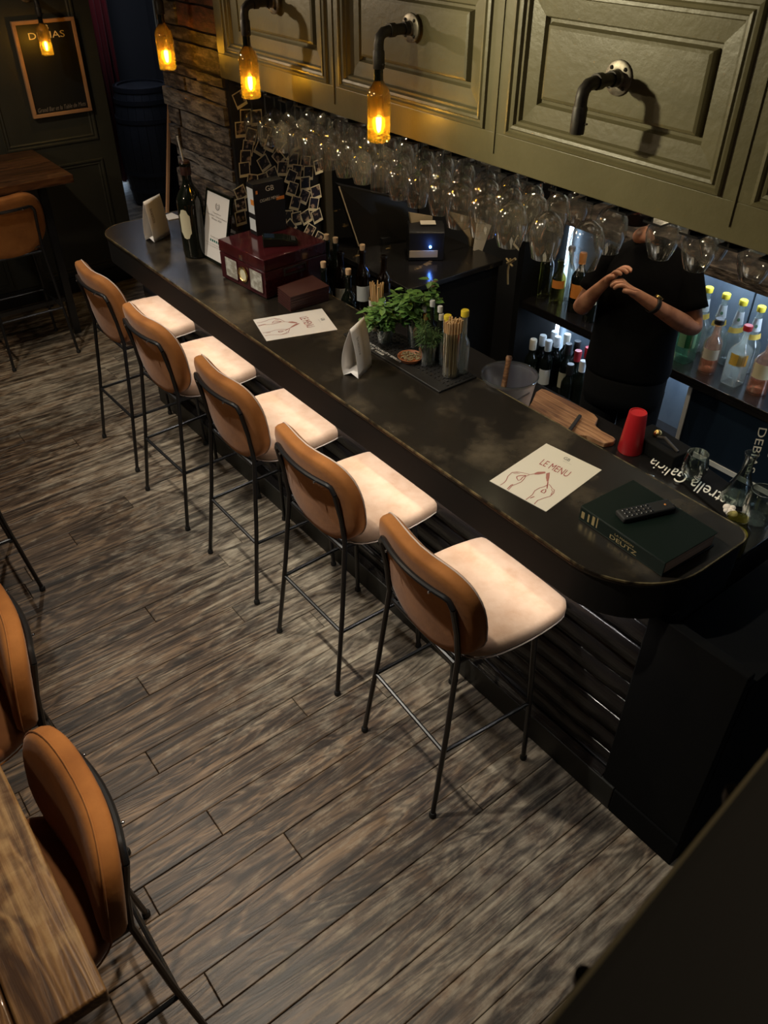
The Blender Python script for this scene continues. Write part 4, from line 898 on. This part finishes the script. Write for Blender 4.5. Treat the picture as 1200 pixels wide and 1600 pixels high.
M['ink_red_pale'] = mat('pale_red_ink', (.40, .16, .13), .6)
menu('cream menu sheet with a red drawing of two hands, beside the green book', ((765, 751.3), (853.3, 799.2), (940.3, 734.2), (853.7, 692.8)), ZC + .0015, 0)
menu('white menu sheet with a red drawing of two hands, in front of the stacked booklets', ((395.6, 499.4), (416.5, 533), (527.5, 515), (503, 482)), ZC + .0015, 1)
# tent cards
def tent(label, c0, c1, far, h, bulge):
    a, c, d = PZ(*c0, ZC), PZ(*c1, ZC), PZ(*far, ZC) - PZ(*c1, ZC); d.z = 0
    mid = (a + c) / 2 + Vector((0, 0, h)); n = 10; sec = []
    out_ = (a - c).normalized()
    for k in range(n + 1):
        t_ = k / n; sec.append(a.lerp(mid, t_) + out_ * bulge * math.sin(PI * t_ ** .8))
    for k in range(1, n + 1):
        t_ = k / n; sec.append(mid.lerp(c, t_) - out_ * bulge * .35 * math.sin(PI * t_))
    vs = []
    for p in sec: vs += [p, p + d]
    m = len(sec); fs = [(2 * i, 2 * i + 1, 2 * i + 3, 2 * i + 2) for i in range(m - 1)]
    k = (a + c) / 2 + Vector((0, 0, .018)); vs += [k, k + d]
    fs += [(2 * m - 2, 2 * m - 1, 2 * m + 1, 2 * m), (2 * m, 2 * m + 1, 1, 0)]
    o = obj('tent_card', B().add(vs, fs), 'paper', flip=False, ang=60); s = o.modifiers.new('s', 'SOLIDIFY'); s.thickness = .0012; s.offset = 0
    tag(o, label, 'card')
    u, v = d, mid - c; nn = -out_ * .004
    text('RESERVE', c + u * .3 + v * .45 + nn - out_ * bulge * .35, c + u * .3 + v * .80 + nn - out_ * bulge * .3, c + u * .18 + v * .45 + nn - out_ * bulge * .35, 'ink_grey', o)
    return o
tent('white folded card standing at the far end of the bar', (227.5, 375), (241.5, 379), (266, 365), .205, .012)
tent('arched white folded card standing in front of the mint glasses', (537, 586), (560, 592), (581, 570), .20, .018)
p = PZ(266, 340, ZC)
o = obj('paper_slip', B().prism([(p.x - .03, p.y - .04), (p.x + .05, p.y - .05), (p.x + .04, p.y + .06), (p.x - .01, p.y + .05)], ZC, ZC + .004), 'paper'); tag(o, 'white paper slip lying behind the farthest folded card', 'paper')
# green book + handset
q = [PZ(908, 790, 1.152), PZ(1040, 880, 1.152), PZ(1108, 822, 1.152), PZ(985, 740, 1.152)]
o0 = q[1]; uy = (q[0] - q[1]); uy.z = 0; Lb = uy.length; ang = math.atan2(uy.x, uy.y); Wb = .232
bk = thing('book', 'thick dark green cloth-bound book lying by the rounded counter end', 'book', (o0.x, o0.y, ZC), -ang)
obj('cover', B().box((0, 0, 0), (Wb, Lb, .0035)).box((0, 0, .0475), (Wb, Lb, .051)).box((0, 0, .0035), (.004, Lb, .0475)), 'book', bk, bev=.001)
obj('pages', B().box((.004, .005, .0035), (Wb - .006, Lb - .005, .0475)), 'page', bk)
text('DEUTZ', (-.0006, .195, .010), (-.0006, .095, .010), (-.0006, .195, .024), 'gold', bk)
text('LA MAISON', (-.0006, .18, .030), (-.0006, .11, .030), (-.0006, .18, .037), 'gold', bk)
for k, (y0, w_) in enumerate(((.31, .012), (.285, .006), (.268, .010), (.25, .004))):
    if y0 < Lb: obj('spine_mark', B().add([(-.0006, y0 - w_, .012), (-.0006, y0, .012), (-.0006, y0, .036 + .004 * k), (-.0006, y0 - w_, .036 + .004 * k)], [(0, 1, 2, 3)]), 'gold', bk, flip=False)
a, c = PZ(968, 806, 1.165), PZ(1050, 788, 1.165)
t = thing('remote_control', 'black remote control with rubber keys lying on the green book', 'remote', (a.x, a.y, 1.1525), math.atan2(c.y - a.y, c.x - a.x))
Lr = (c - a).length; obj('casing', B().box((0, -.024, 0), (Lr, .024, .018)), 'rubber', t, bev=.005)
kb = B()
for i in range(6):
    for j in range(3): kb = B().sphere((.02 + i * .016, -.014 + j * .014, .018), .0055, 8, .5); obj('key', kb, 'metal_black', t)
obj('led', B().sphere((Lr - .025, .0, .018), .004, 8, .5), 'orange_label', t)
# bar mats, herbs, straws
t = thing('bar_mat', 'long black perforated rubber mat under the mint and straws', 'bar mat')
obj('mat_base', B().box((1.822, 2.0, ZC), (2.015, 2.62, ZC + .008)), 'rubbermat', t, bev=.002)
b = B()
for i in range(7):
    for j in range(24): b.box((1.872 + i * .02, 2.012 + j * .025, ZC + .008), (1.882 + i * .02, 2.024 + j * .025, ZC + .0105))
obj('studs', b, 'rubbermat', t, kind='stuff', smooth=False)
text('PREMIUM QUALITY SPIRITS', (1.845, 2.53, ZC + .0088), (1.845, 2.27, ZC + .0088), (1.86, 2.53, ZC + .0088), 'white_print', t)
text('SINCE 1888', (1.829, 2.50, ZC + .0088), (1.829, 2.36, ZC + .0088), (1.841, 2.50, ZC + .0088), 'white_print', t)
ZM = ZC + .0105
def tumbler(name, label, loc, r0, r1, h, cat='glass', m='glass_thick', group=None):
    t = thing(name, label, cat, loc, 0, group)
    obj('wall', B().lathe([(r0 * .9, .0), (r0, .003), (r1, h), (r1 - .0018, h), (r0 - .002, .010), (.001, .008)], seg=28, cap=False), m, t)
    obj('base', B().lathe([(.001, 0), (r0 * .92, 0), (r0 * .95, .004), (.001, .007)], seg=24, cap=False), 'glass_thick', t)
    return t
def straws(glass_loc, r, n, L_, label, group, rnd):
    first = None
    for k in range(n):
        a = rnd.uniform(0, 2 * PI); q = r * math.sqrt(rnd.random()); bx, by = q * math.cos(a) * .8, q * math.sin(a) * .8
        a2 = a + rnd.uniform(-.5, .5); tx, ty = q * 1.15 * math.cos(a2), q * 1.15 * math.sin(a2)
        l = L_ * rnd.uniform(.95, 1.03)
        d = Vector((tx - bx, ty - by, l)).normalized()
        if first is None:
            first = obj('drinking_straw', B().tube([(0, 0, 0), (0, 0, L_)], .0028, 7), 'straw'); tag(first, label, 'straw', group); o = first
        else: o = first.copy(); COL.objects.link(o)
        o.location = (glass_loc[0] + bx, glass_loc[1] + by, glass_loc[2] + .009); o.rotation_euler = Vector((0, 0, 1)).rotation_difference(d).to_euler()
p = PZ(705, 590, ZM); p = Vector((p.x + .012, p.y + .02, ZM)); g1 = p
tumbler('tall_glass', 'tall clear glass packed with straws at the near end of the mat', g1, .034, .037, .185)
straws(g1, .031, 40, .220, 'straw-coloured drinking straw standing in the tall glass nearest the ice bucket', 'straws in the near glass', random.Random(2))
p = PZ(587, 523, ZM); g2 = Vector((p.x + .035, p.y + .035, ZM))
tumbler('tall_glass', 'tall glass of straws half hidden behind the arched card', g2, .034, .038, .14)
straws(g2, .032, 18, .195, 'straw-coloured drinking straw fanning out of the glass behind the arched card', 'straws in the far glass', random.Random(5))
def leafy(label, loc, rg_, r, h, n, size, spread, needle=False, name='herb_glass', hang_=.35):
    t = thing(name, label, 'plant', loc)
    obj('glass_wall', B().lathe([(r * .88, 0), (r * .92, .003), (r, .095), (r - .002, .095), (r * .88, .008), (.001, .007)], seg=24, cap=False), 'glass_thick', t)
    vs, fs = B(), B()
    nst = 12; stm = []
    for k in range(nst):
        a = 2 * PI * k / nst + rg_.uniform(-.2, .2); l = h * rg_.uniform(.6, 1.0); tip = Vector((math.cos(a) * spread * rg_.uniform(.3, 1), math.sin(a) * spread * rg_.uniform(.3, 1), l))
        base = Vector((math.cos(a) * r * .4, math.sin(a) * r * .4, .01)); pts = [base, base.lerp(tip, .5) + Vector((0, 0, .02)), tip]; stm.append(pts); vs.tube(pts, .0015, 5)
    obj('stems', vs, 'stem', t, kind='stuff')
    for k in range(n):
        s = rg_.choice(stm); u = rg_.uniform(.42, 1.02); p = s[1].lerp(s[2], (u - .5) * 2) if u > .5 else s[0].lerp(s[1], u * 2)
        a = rg_.uniform(0, 2 * PI); el = rg_.uniform(-.6, .5); d = Vector((math.cos(a) * math.cos(el), math.sin(a) * math.cos(el), math.sin(el)))
        sz = size * rg_.uniform(.55, 1.15); sd = d.cross(Vector((0, 0, 1))).normalized() * sz * (.07 if needle else .33); up = sd.cross(d).normalized()
        if up.z < 0: up = -up
        p = p + d * .006
        if needle: fs.add([p, p + d * sz * .5 + sd, p + d * sz, p + d * sz * .5 - sd], [(0, 1, 2, 3)])
        else:
            q = [p, p + d * sz * .3 + sd * .9 + up * sz * .05, p + d * sz * .65 + sd * .85 - up * sz * .02, p + d * sz - up * sz * .12, p + d * sz * .65 - sd * .85 - up * sz * .02, p + d * sz * .3 - sd * .9 + up * sz * .05, p + d * sz * .45 - up * sz * .06]
            fs.add(q, [(0, 1, 6), (1, 2, 6), (2, 3, 6), (3, 4, 6), (4, 5, 6), (5, 0, 6)])
    obj('foliage', fs, 'leaf_dark' if needle else 'leaf', t, kind='stuff', flip=False, ang=80)
    return t
rl = random.Random(21)
p = PZ(602, 540, ZM); leafy('bushy mint bunch in a glass just behind the arched white card', (p.x + .02, p.y + .03, ZM), rl, .035, .20, 320, .042, .095)
p = PZ(645, 545, ZM); leafy('taller mint bunch in a glass between the other mint and the straws', (p.x + .03, p.y + .02, ZM), rl, .035, .285, 320, .044, .095)
p = PZ(668, 572, ZM); leafy('glass filled with dark rosemary sprigs beside the tall straw glass', (p.x + .015, p.y + .02, ZM), rl, .036, .19, 650, .028, .045, True)
p = PZ(641, 562, ZM)
t = thing('condiment_dish', 'terracotta dish of mixed seeds between the herb glasses', 'dish', (p.x, p.y, ZM))
obj('dish', B().lathe([(.001, 0), (.04, 0), (.052, .018), (.049, .018), (.038, .006), (.001, .005)], seg=24, cap=False), mat('terracotta', (.42, .15, .06), .6), t)
b = B()
for k in range(130):
    a = rl.uniform(0, 6.28); q = .042 * math.sqrt(rl.random()); b.sphere((q * math.cos(a), q * math.sin(a), .014 + rl.uniform(0, .005)), .0042, 6, .5)
obj('seeds', b, mat('seeds', (.42, .33, .17), .6, noise=((300, 300, 300), (.05, .04, .02), .4, .6)), t, kind='stuff')
for px, py, H, gm, cp, lb in ((663, 479, .17, 'glass_dark', 'foil_white', 'small dark bottle with a pale printed cap, left of the trio behind the rosemary'), (676, 470, .17, 'glass_dark', 'foil_white', 'small dark bottle with a pale cap at the back of the trio'), (688, 479, .17, 'glass_dark', 'foil_white', 'small dark bottle with a pale cap, right of the trio'), (665, 491, .15, 'glass_green', 'orange_label', 'small green bottle with an orange cap among the herbs'), (690, 491, .15, 'glass_dark', 'foil_cream', 'small dark bottle with a cream cap close to the straws'), (700, 493, .20, 'tonic', 'yellow', 'clear mixer bottle with a yellow cap left behind the straws'), (727, 485, .215, 'tonic', 'yellow', 'clear mixer bottle with a yellow cap right behind the straws')):
    p = PZ(px, py, ZM + H + .01)
    if p.x > 1.988: p = PX(px, py, 1.988); H = p.z - ZM - .01
    bottle('mixer_bottle', lb, 'bottle', (p.x, p.y, ZM), .026 if gm == 'tonic' else .022, H, gm, .0115 if gm == 'tonic' else .0075, .5, .72, cap=cp)
# ice bucket, board, knife, cup
p = PZ(795, 597, 1.115)
t = thing('ice_bucket', 'frosted plastic ice bucket with a wooden muddler inside', 'bucket', (p.x + .045, p.y + .04, .9005))
obj('wall', B().lathe([(.07, 0), (.075, .004), (.108, .215), (.112, .216), (.112, .208), (.104, .20), (.072, .010), (.001, .008)], seg=36, cap=False), 'ice', t)
obj('rim', B().tube([(.110 * math.cos(a * PI / 18), .110 * math.sin(a * PI / 18), .215) for a in range(37)], .003, 6), 'glass_thick', t)
obj('handle', B().tube([(.1 * math.cos(a), .1 * math.sin(a), .165 + .012 * math.sin((a + 1.9) * 3)) for a in [-2.2 + k * .09 for k in range(9)]], .005, 8), 'ice', t)
for k in range(14):
    a = rl.uniform(0, 6.28); q = .05 * math.sqrt(rl.random()); c = Vector((q * math.cos(a), q * math.sin(a), .10 + rl.uniform(-.03, .02))); obj('ice_cube', B().box(c - Vector((.013, .013, .013)), c + Vector((.013, .013, .013)), rl.uniform(0, 1.5)), 'glass_thick', t, bev=.002)
o = obj('muddler', B().lathe([(.011, 0), (.014, .02), (.011, .05), (.010, .15), (.013, .17), (.010, .178)], (0, 0, 0), 14), 'board'); o.location = (p.x + .0, p.y + .03, 1.02); o.rotation_euler = (-.12, .25, 0)
tag(o, 'wooden muddler leaning inside the frosted ice bucket', 'muddler')
pts = [(831, 628), (838, 612), (846, 607), (854, 609), (892, 627), (929, 647), (934.5, 654), (932, 659), (930, 663), (933, 667), (940, 672.6), (950, 678), (958.5, 682.5), (962, 686), (958.5, 690), (944.4, 692.5), (934, 688), (917.5, 680), (905, 680), (880, 682), (845, 665), (815, 650)]
q = [PZ(x, y, .922) for x, y in pts]
tag(obj('cutting_board', B().prism([(max(p.x, 2.025), p.y) for p in q], .9005, .922), 'board', bev=.003), 'brown wooden cutting board with a handle beside the ice bucket', 'cutting board')
a, c = PZ(906, 650, .935), PZ(887, 676, .935)
t = thing('knife', 'black-handled knife lying across the wooden cutting board', 'knife')
obj('handle', B().tube([a, c], .008, 8), 'rubber', t); d = (c - a).normalized(); s = d.cross(Vector((0, 0, 1))) * .012
obj('blade', B().add([c, c + d * .10, c + d * .08 + s, c + s, c + Vector((0, 0, .002)), c + d * .10 + Vector((0, 0, .002)), c + d * .08 + s + Vector((0, 0, .002)), c + s + Vector((0, 0, .002))], [(0, 1, 2, 3), (4, 7, 6, 5), (0, 4, 5, 1), (1, 5, 6, 2), (2, 6, 7, 3), (3, 7, 4, 0)]), 'chrome', t, smooth=False)
p = PZ(984, 703, .901)
t = thing('shaker_tin', 'red metal shaker tin standing upside down', 'shaker', (p.x, p.y, .901))
obj('tin', B().lathe([(.046, 0), (.047, .004), (.034, .165), (.032, .170), (.029, .170), (.028, .166), (.001, .165)], seg=32, cap=False), 'red_plastic', t)
p = PZ(1035, 690, .95)
t = thing('tool_caddy', 'black box of bar tools behind the red shaker', 'caddy', (p.x, p.y, .9005), -.1)
obj('box', B().box((-.06, -.11, 0), (.05, .10, .06)), 'void', t, bev=.004); obj('knob', B().sphere((.0, .03, .068), .018, 12), 'brass', t); obj('handle', B().tube([(-.02, -.09, .062), (-.02, -.02, .085), (-.02, .01, .07)], .006, 8), 'iron', t)
o = obj('bar_mat', B().prism([(PZ(x, y, .909).x, PZ(x, y, .909).y) for x, y in ((1012, 708), (1052, 692), (1176, 780), (1146, 818))], .9005, .908), 'void', bev=.002); tag(o, 'black rubber bar mat with pale lettering on the lower work surface', 'bar mat')
f = lambda x, y: PZ(x, y, .9088)
text('Estrella Galicia', f(1150, 781), f(1022, 713), f(1138, 797), 'white_print', o)
def round_glass(label, loc):
    t = thing('stemless_glass', label, 'glass', loc)
    obj('bowl', B().lathe([(.001, .002), (.022, .001), (.036, .015), (.046, .045), (.044, .08), (.037, .112), (.036, .112), (.0425, .08), (.0445, .045), (.034, .017), (.001, .006)], seg=28, cap=False), 'glass_thick', t)
p = PZ(1080, 748, .909); round_glass('round stemless glass standing on the lettered black mat', p)
p = PZ(1170, 768, .905)
t = thing('carafe', 'clear conical carafe at the right edge on the work surface', 'carafe', (min(p.x, 2.40), p.y, .9005))
obj('glass_body', B().lathe([(.001, .002), (.05, .001), (.06, .008), (.055, .03), (.03, .09), (.018, .125), (.017, .175), (.024, .20), (.0225, .20), (.0155, .175), (.0165, .127), (.028, .092), (.052, .032), (.056, .012), (.001, .008)], seg=28, cap=False), 'glass_thick', t)
a, c = PZ(1016, 744, .915), PZ(1041, 761, .915)
t = thing('bar_spoon', 'small steel measuring spoon lying beside the lettered mat', 'spoon'); obj('bowl', B().sphere(a, .016, 12, .5), 'chrome', t); obj('stem', B().tube([a, c], .004, 6), 'chrome', t)
b = B(); rl2 = random.Random(9); p = PZ(1138, 797, .915)
for k in range(7): b.sphere((p.x + rl2.uniform(-.025, .025), p.y + rl2.uniform(-.03, .02), .914 + rl2.uniform(0, .015)), rl2.uniform(.012, .02), 8, .7)
tag(obj('crumpled_napkin', b, 'gauze', sub=1), 'crumpled white napkin at the end of the lettered mat', 'napkin')
p = PZ(1178, 812, .905); t = thing('glass_jug', 'dim clear jug below the napkin at the right edge', 'jug', (p.x + .0, p.y, .9005)); obj('glass_body', B().lathe([(.045, 0), (.05, .01), (.05, .10), (.042, .13), (.040, .13), (.047, .10), (.047, .012), (.001, .008)], seg=24, cap=False), 'glass_thick', t)
p = PZ(1160, 862, .95); t = thing('glass_jar', 'jar with yellowish contents beyond the rounded counter end', 'jar', (2.12, .90, .9005)); obj('glass_body', B().lathe([(.045, 0), (.05, .01), (.05, .11), (.035, .13), (.035, .15), (.033, .15)], seg=24, cap=False), 'oliveoil', t); obj('contents', B().lathe([(.04, .005), (.046, .015), (.046, .09)], seg=16), mat('herb_paste', (.28, .27, .06), .7), t)
# ================================================================ RAILING
t = thing('railing', 'dark out-of-focus stair railing crossing the lower right corner', 'railing', (.15, .0885, 2.1), .096)
obj('handrail', B().box((-1.6, -.10, -.03), (1.55, 0, 0)), 'rail', t, bev=.002)
obj('edge_highlight', B().box((-1.6, -.002, -.0035), (1.55, .0012, .0008)), 'rail_edge', t, label='pale strip for the highlight on the front edge')  # thin pale strip paints the highlight along the rail
obj('kick_board', B().box((-1.6, -.06, -.9), (1.55, -.03, -.03)), 'rail', t)
for x in (.10, .30): obj('bracket', B().lathe([(.004, -.02), (.007, -.01), (.007, .0)], (x, .004, -.022), 12), 'iron', t)
# ================================================================ BARTENDER
def skin(name, pts, edges, m, parent, root=0, sub=2, label=None):
    me = bpy.data.meshes.new(name); me.from_pydata([p[:3] for p in pts], edges, []); me.materials.append(M[m])
    o = bpy.data.objects.new(name, me); COL.objects.link(o); o.parent = parent
    bm = bmesh.new(); bm.from_mesh(me); bm.verts.layers.skin.verify(); bm.to_mesh(me); bm.free()
    for i, p in enumerate(pts):
        sv = me.skin_vertices[0].data[i]; r = p[3] if isinstance(p[3], tuple) else (p[3], p[3]); sv.radius = r; sv.use_root = (i == root)
    k = o.modifiers.new('skin', 'SKIN'); k.use_smooth_shade = True; k.branch_smoothing = .6
    s = o.modifiers.new('sub', 'SUBSURF'); s.levels = sub; s.render_levels = sub
    if label: o['label'] = label
    return o
pn = thing('person', 'bartender in a black t-shirt working with both hands behind the bar', 'person', (2.84, 1.89, 0), math.atan2(-.42, -.9))
# local: x forward, y to his left
body = []; ed = []
def V_(x, y, z, r): body.append((x, y, z, r)); return len(body) - 1
def E_(*c):
    for a, b_ in zip(c, c[1:]): ed.append((a, b_))
pel = V_(0, 0, .95, .12); bel = V_(.0, 0, 1.08, .125); ch = V_(-.01, 0, 1.27, .13); nb = V_(-.01, 0, 1.425, .055); nk = V_(.03, -.06, 1.54, .050); E_(pel, bel, ch, nb, nk)
for s in (1, -1):
    hp = V_(0, s * .09, .90, .09); kn = V_(.02, s * .10, .50, .06); an = V_(-.02, s * .10, .10, .04); E_(pel, hp, kn, an)
def arm(s, el, wr, palm):
    sh_ = V_(0, s * .155, 1.385, .042); e = V_(*el, .040); m1 = V_(*(Vector(el).lerp(Vector(wr), .35)), .040); w2 = V_(*wr, .026); pm = V_(*palm, .027); E_(nb, sh_, e, m1, w2, pm)
    d = (Vector(palm) - Vector(wr)).normalized(); side = d.cross(Vector((0, 0, 1))).normalized(); up = side.cross(d)
    P = Vector(palm)
    for k in range(4):
        o_ = (k - 1.5) * .019; ln = (.062, .072, .068, .052)[k]; q0 = P + d * .022 + side * o_; q1 = q0 + d * ln * .45 + up * .004; q2 = q1 + (d * .7 - up * .6).normalized() * ln * .35; q3 = q2 + (d * .2 - up).normalized() * ln * .3
        i0 = V_(*q0, .0105); i1 = V_(*q1, .0095); i2 = V_(*q2, .0085); i3 = V_(*q3, .0075); E_(pm, i0, i1, i2, i3)
    q = P - side * s * .024 * (-1); t1 = P - side * (s * -1) * -.0; 
    sd = side * (-s); i0 = V_(*(P + sd * .026 - d * .005), .012); i1 = V_(*(P + sd * .045 + d * .022), .0105); i2 = V_(*(P + sd * .042 + d * .045 - up * .01), .009); E_(pm, i0, i1, i2)
arm(1, (.06, .245, 1.18), (.245, .055, 1.345), (.27, -.005, 1.385))
arm(-1, (.07, -.235, 1.18), (.22, -.145, 1.34), (.235, -.095, 1.405))
skin('body', body, ed, 'skin', pn)
# head
hb = B(); rings = []
for k in range(15):
    t_ = k / 14; z = 1.575 + .235 * t_; w_ = math.sin(PI * (t_ * .90 + .06)) ** .62; rx, ry = .098 * w_, .076 * w_
    cx = .035 + .012 * math.sin(PI * t_)
    ring = []
    for i in range(24):
        a = 2 * PI * i / 24; x = rx * math.cos(a); y = ry * math.sin(a)
        if math.cos(a) > .93 and .36 < t_ < .56: x += .022 * (1 - abs(t_ - .42) * 6) if abs(t_ - .42) < .16 else 0
        if t_ < .3 and math.cos(a) > 0: x += .008
        ring.append((x + cx + .015, y - .075, z))
    rings.append(ring)
hd = obj('head', hb.loft(rings), 'skin', pn, sub=1, ang=180)
for s in (1, -1):
    obj('eye', B().sphere((.137, s * .031 - .075, 1.702), .011, 10), 'white_label', hd); obj('ear', B().lathe([(.004, -.03), (.016, -.018), (.02, .005), (.014, .028), (.003, .034)], (.055, s * .078 - .075, 1.69), 10), 'skin', hd)
obj('mouth', B().box((.140, -.099, 1.630), (.146, -.051, 1.638)), 'foil_wine', hd, bev=.002)
rings = []
for k in range(9):
    t_ = k / 8; z = 1.705 + .118 * t_; w_ = math.cos(PI / 2 * t_ * .97) ** .5; rings.append([(.045 + .108 * w_ * math.cos(a * PI / 12) - (.03 * (1 - t_) if math.cos(a * PI / 12) > .2 else 0), .084 * w_ * math.sin(a * PI / 12) - .075, z) for a in range(24)])
obj('hair', B().loft(rings), 'hair', pn, ang=180)
rings = []
for k in range(6):
    t_ = k / 5; z = 1.573 + .055 * t_; rings.append([(.055 + .090 * (.75 + .25 * t_) * math.cos(a), .071 * (.75 + .25 * t_) * math.sin(a) - .075, z) for a in [-1.5 + 3.0 * i / 12 for i in range(13)]] + [(.045, -.075, z)])
obj('beard', B().loft(rings), 'hair', pn, ang=180)
sp = []; se = []
def V2(x, y, z, r): sp.append((x, y, z, r)); return len(sp) - 1
a0 = V2(0, 0, .93, (.155, .115)); 
# torso as lofted ellipses for a well-shaped shirt
def ell(z, rx, ry, cx=0, n=32, dz=0): return [(cx + rx * math.copysign(abs(math.cos(a)) ** .85, math.cos(a)), ry * math.copysign(abs(math.sin(a)) ** .85, math.sin(a)), z + dz * abs(math.sin(a))) for a in [2 * PI * i / n for i in range(n)]]
obj('shirt', B().loft([ell(.90, .135, .185), ell(.93, .142, .190), ell(1.02, .140, .180, .005), ell(1.10, .132, .175, .005), ell(1.20, .130, .175), ell(1.30, .132, .180), ell(1.37, .120, .185, -.005), ell(1.415, .100, .175, -.008, dz=-.01), ell(1.445, .082, .155, -.01, dz=-.008), ell(1.475, .070, .09, -.005), ell(1.50, .064, .070, .0)]), 'tee', pn, sub=1, ang=180)
for s, el in ((1, (.06, .245, 1.18)), (-1, (.07, -.235, 1.18))):
    a, c = Vector((-.005, s * .145, 1.405)), Vector(el); q = [a.lerp(c, k / 5 * .66) for k in range(6)]; q[0] += Vector((0, -s * .02, .0))
    obj('sleeve', B().tube(q, [.060, .064, .062, .061, .061, .063], 20), 'tee', pn, ang=180)
obj('trousers', B().loft([ell(.95, .128, .172), ell(.90, .132, .178), ell(.82, .130, .178), ell(.76, .120, .172)]), 'trousers', pn, ang=180)
for s in (1, -1): 
    tr = obj('trouser_leg', B().tube([(0, s * .088, .84), (.01, s * .09, .65), (.02, s * .10, .5), (0, s * .10, .3), (-.015, s * .10, .07)], [.092, .088, .072, .066, .064], 20), 'trousers', pn)
    obj('shoe', B().loft([[(x, s * .10 + y, z) for x, y in ((-.08, -.03), (-.02, -.042), (.08, -.046), (.17, -.035), (.19, 0), (.17, .035), (.08, .046), (-.02, .042), (-.08, .03), (-.095, 0))] for z in (0.001, .03)] + [[(x, s * .10 + y, z) for x, y in ((-.07, -.03), (-.02, -.038), (.04, -.03), (.10, -.02), (.13, 0), (.10, .02), (.04, .03), (-.02, .038), (-.07, .03), (-.08, 0))] for z in (.075,)]), 'black', pn)
a, c = Vector((.06, .245, 1.18)), Vector((.245, .055, 1.345)); w0 = a.lerp(c, .86); d = (c - a).normalized()
wt = obj('wristwatch', B().lathe([(.0305, -.011), (.034, -.008), (.034, .008), (.0305, .011)], w0, 20, cap=False, ax=d), 'iron', pn, label='dark metal wristwatch on his left wrist')
n_ = Vector((0, 0, 1)) - d * d.z; n_.normalize(); obj('dial', B().lathe([(.017, 0), (.017, .007), (.014, .009)], w0 + n_ * .032, 20, ax=n_), 'brass', wt)
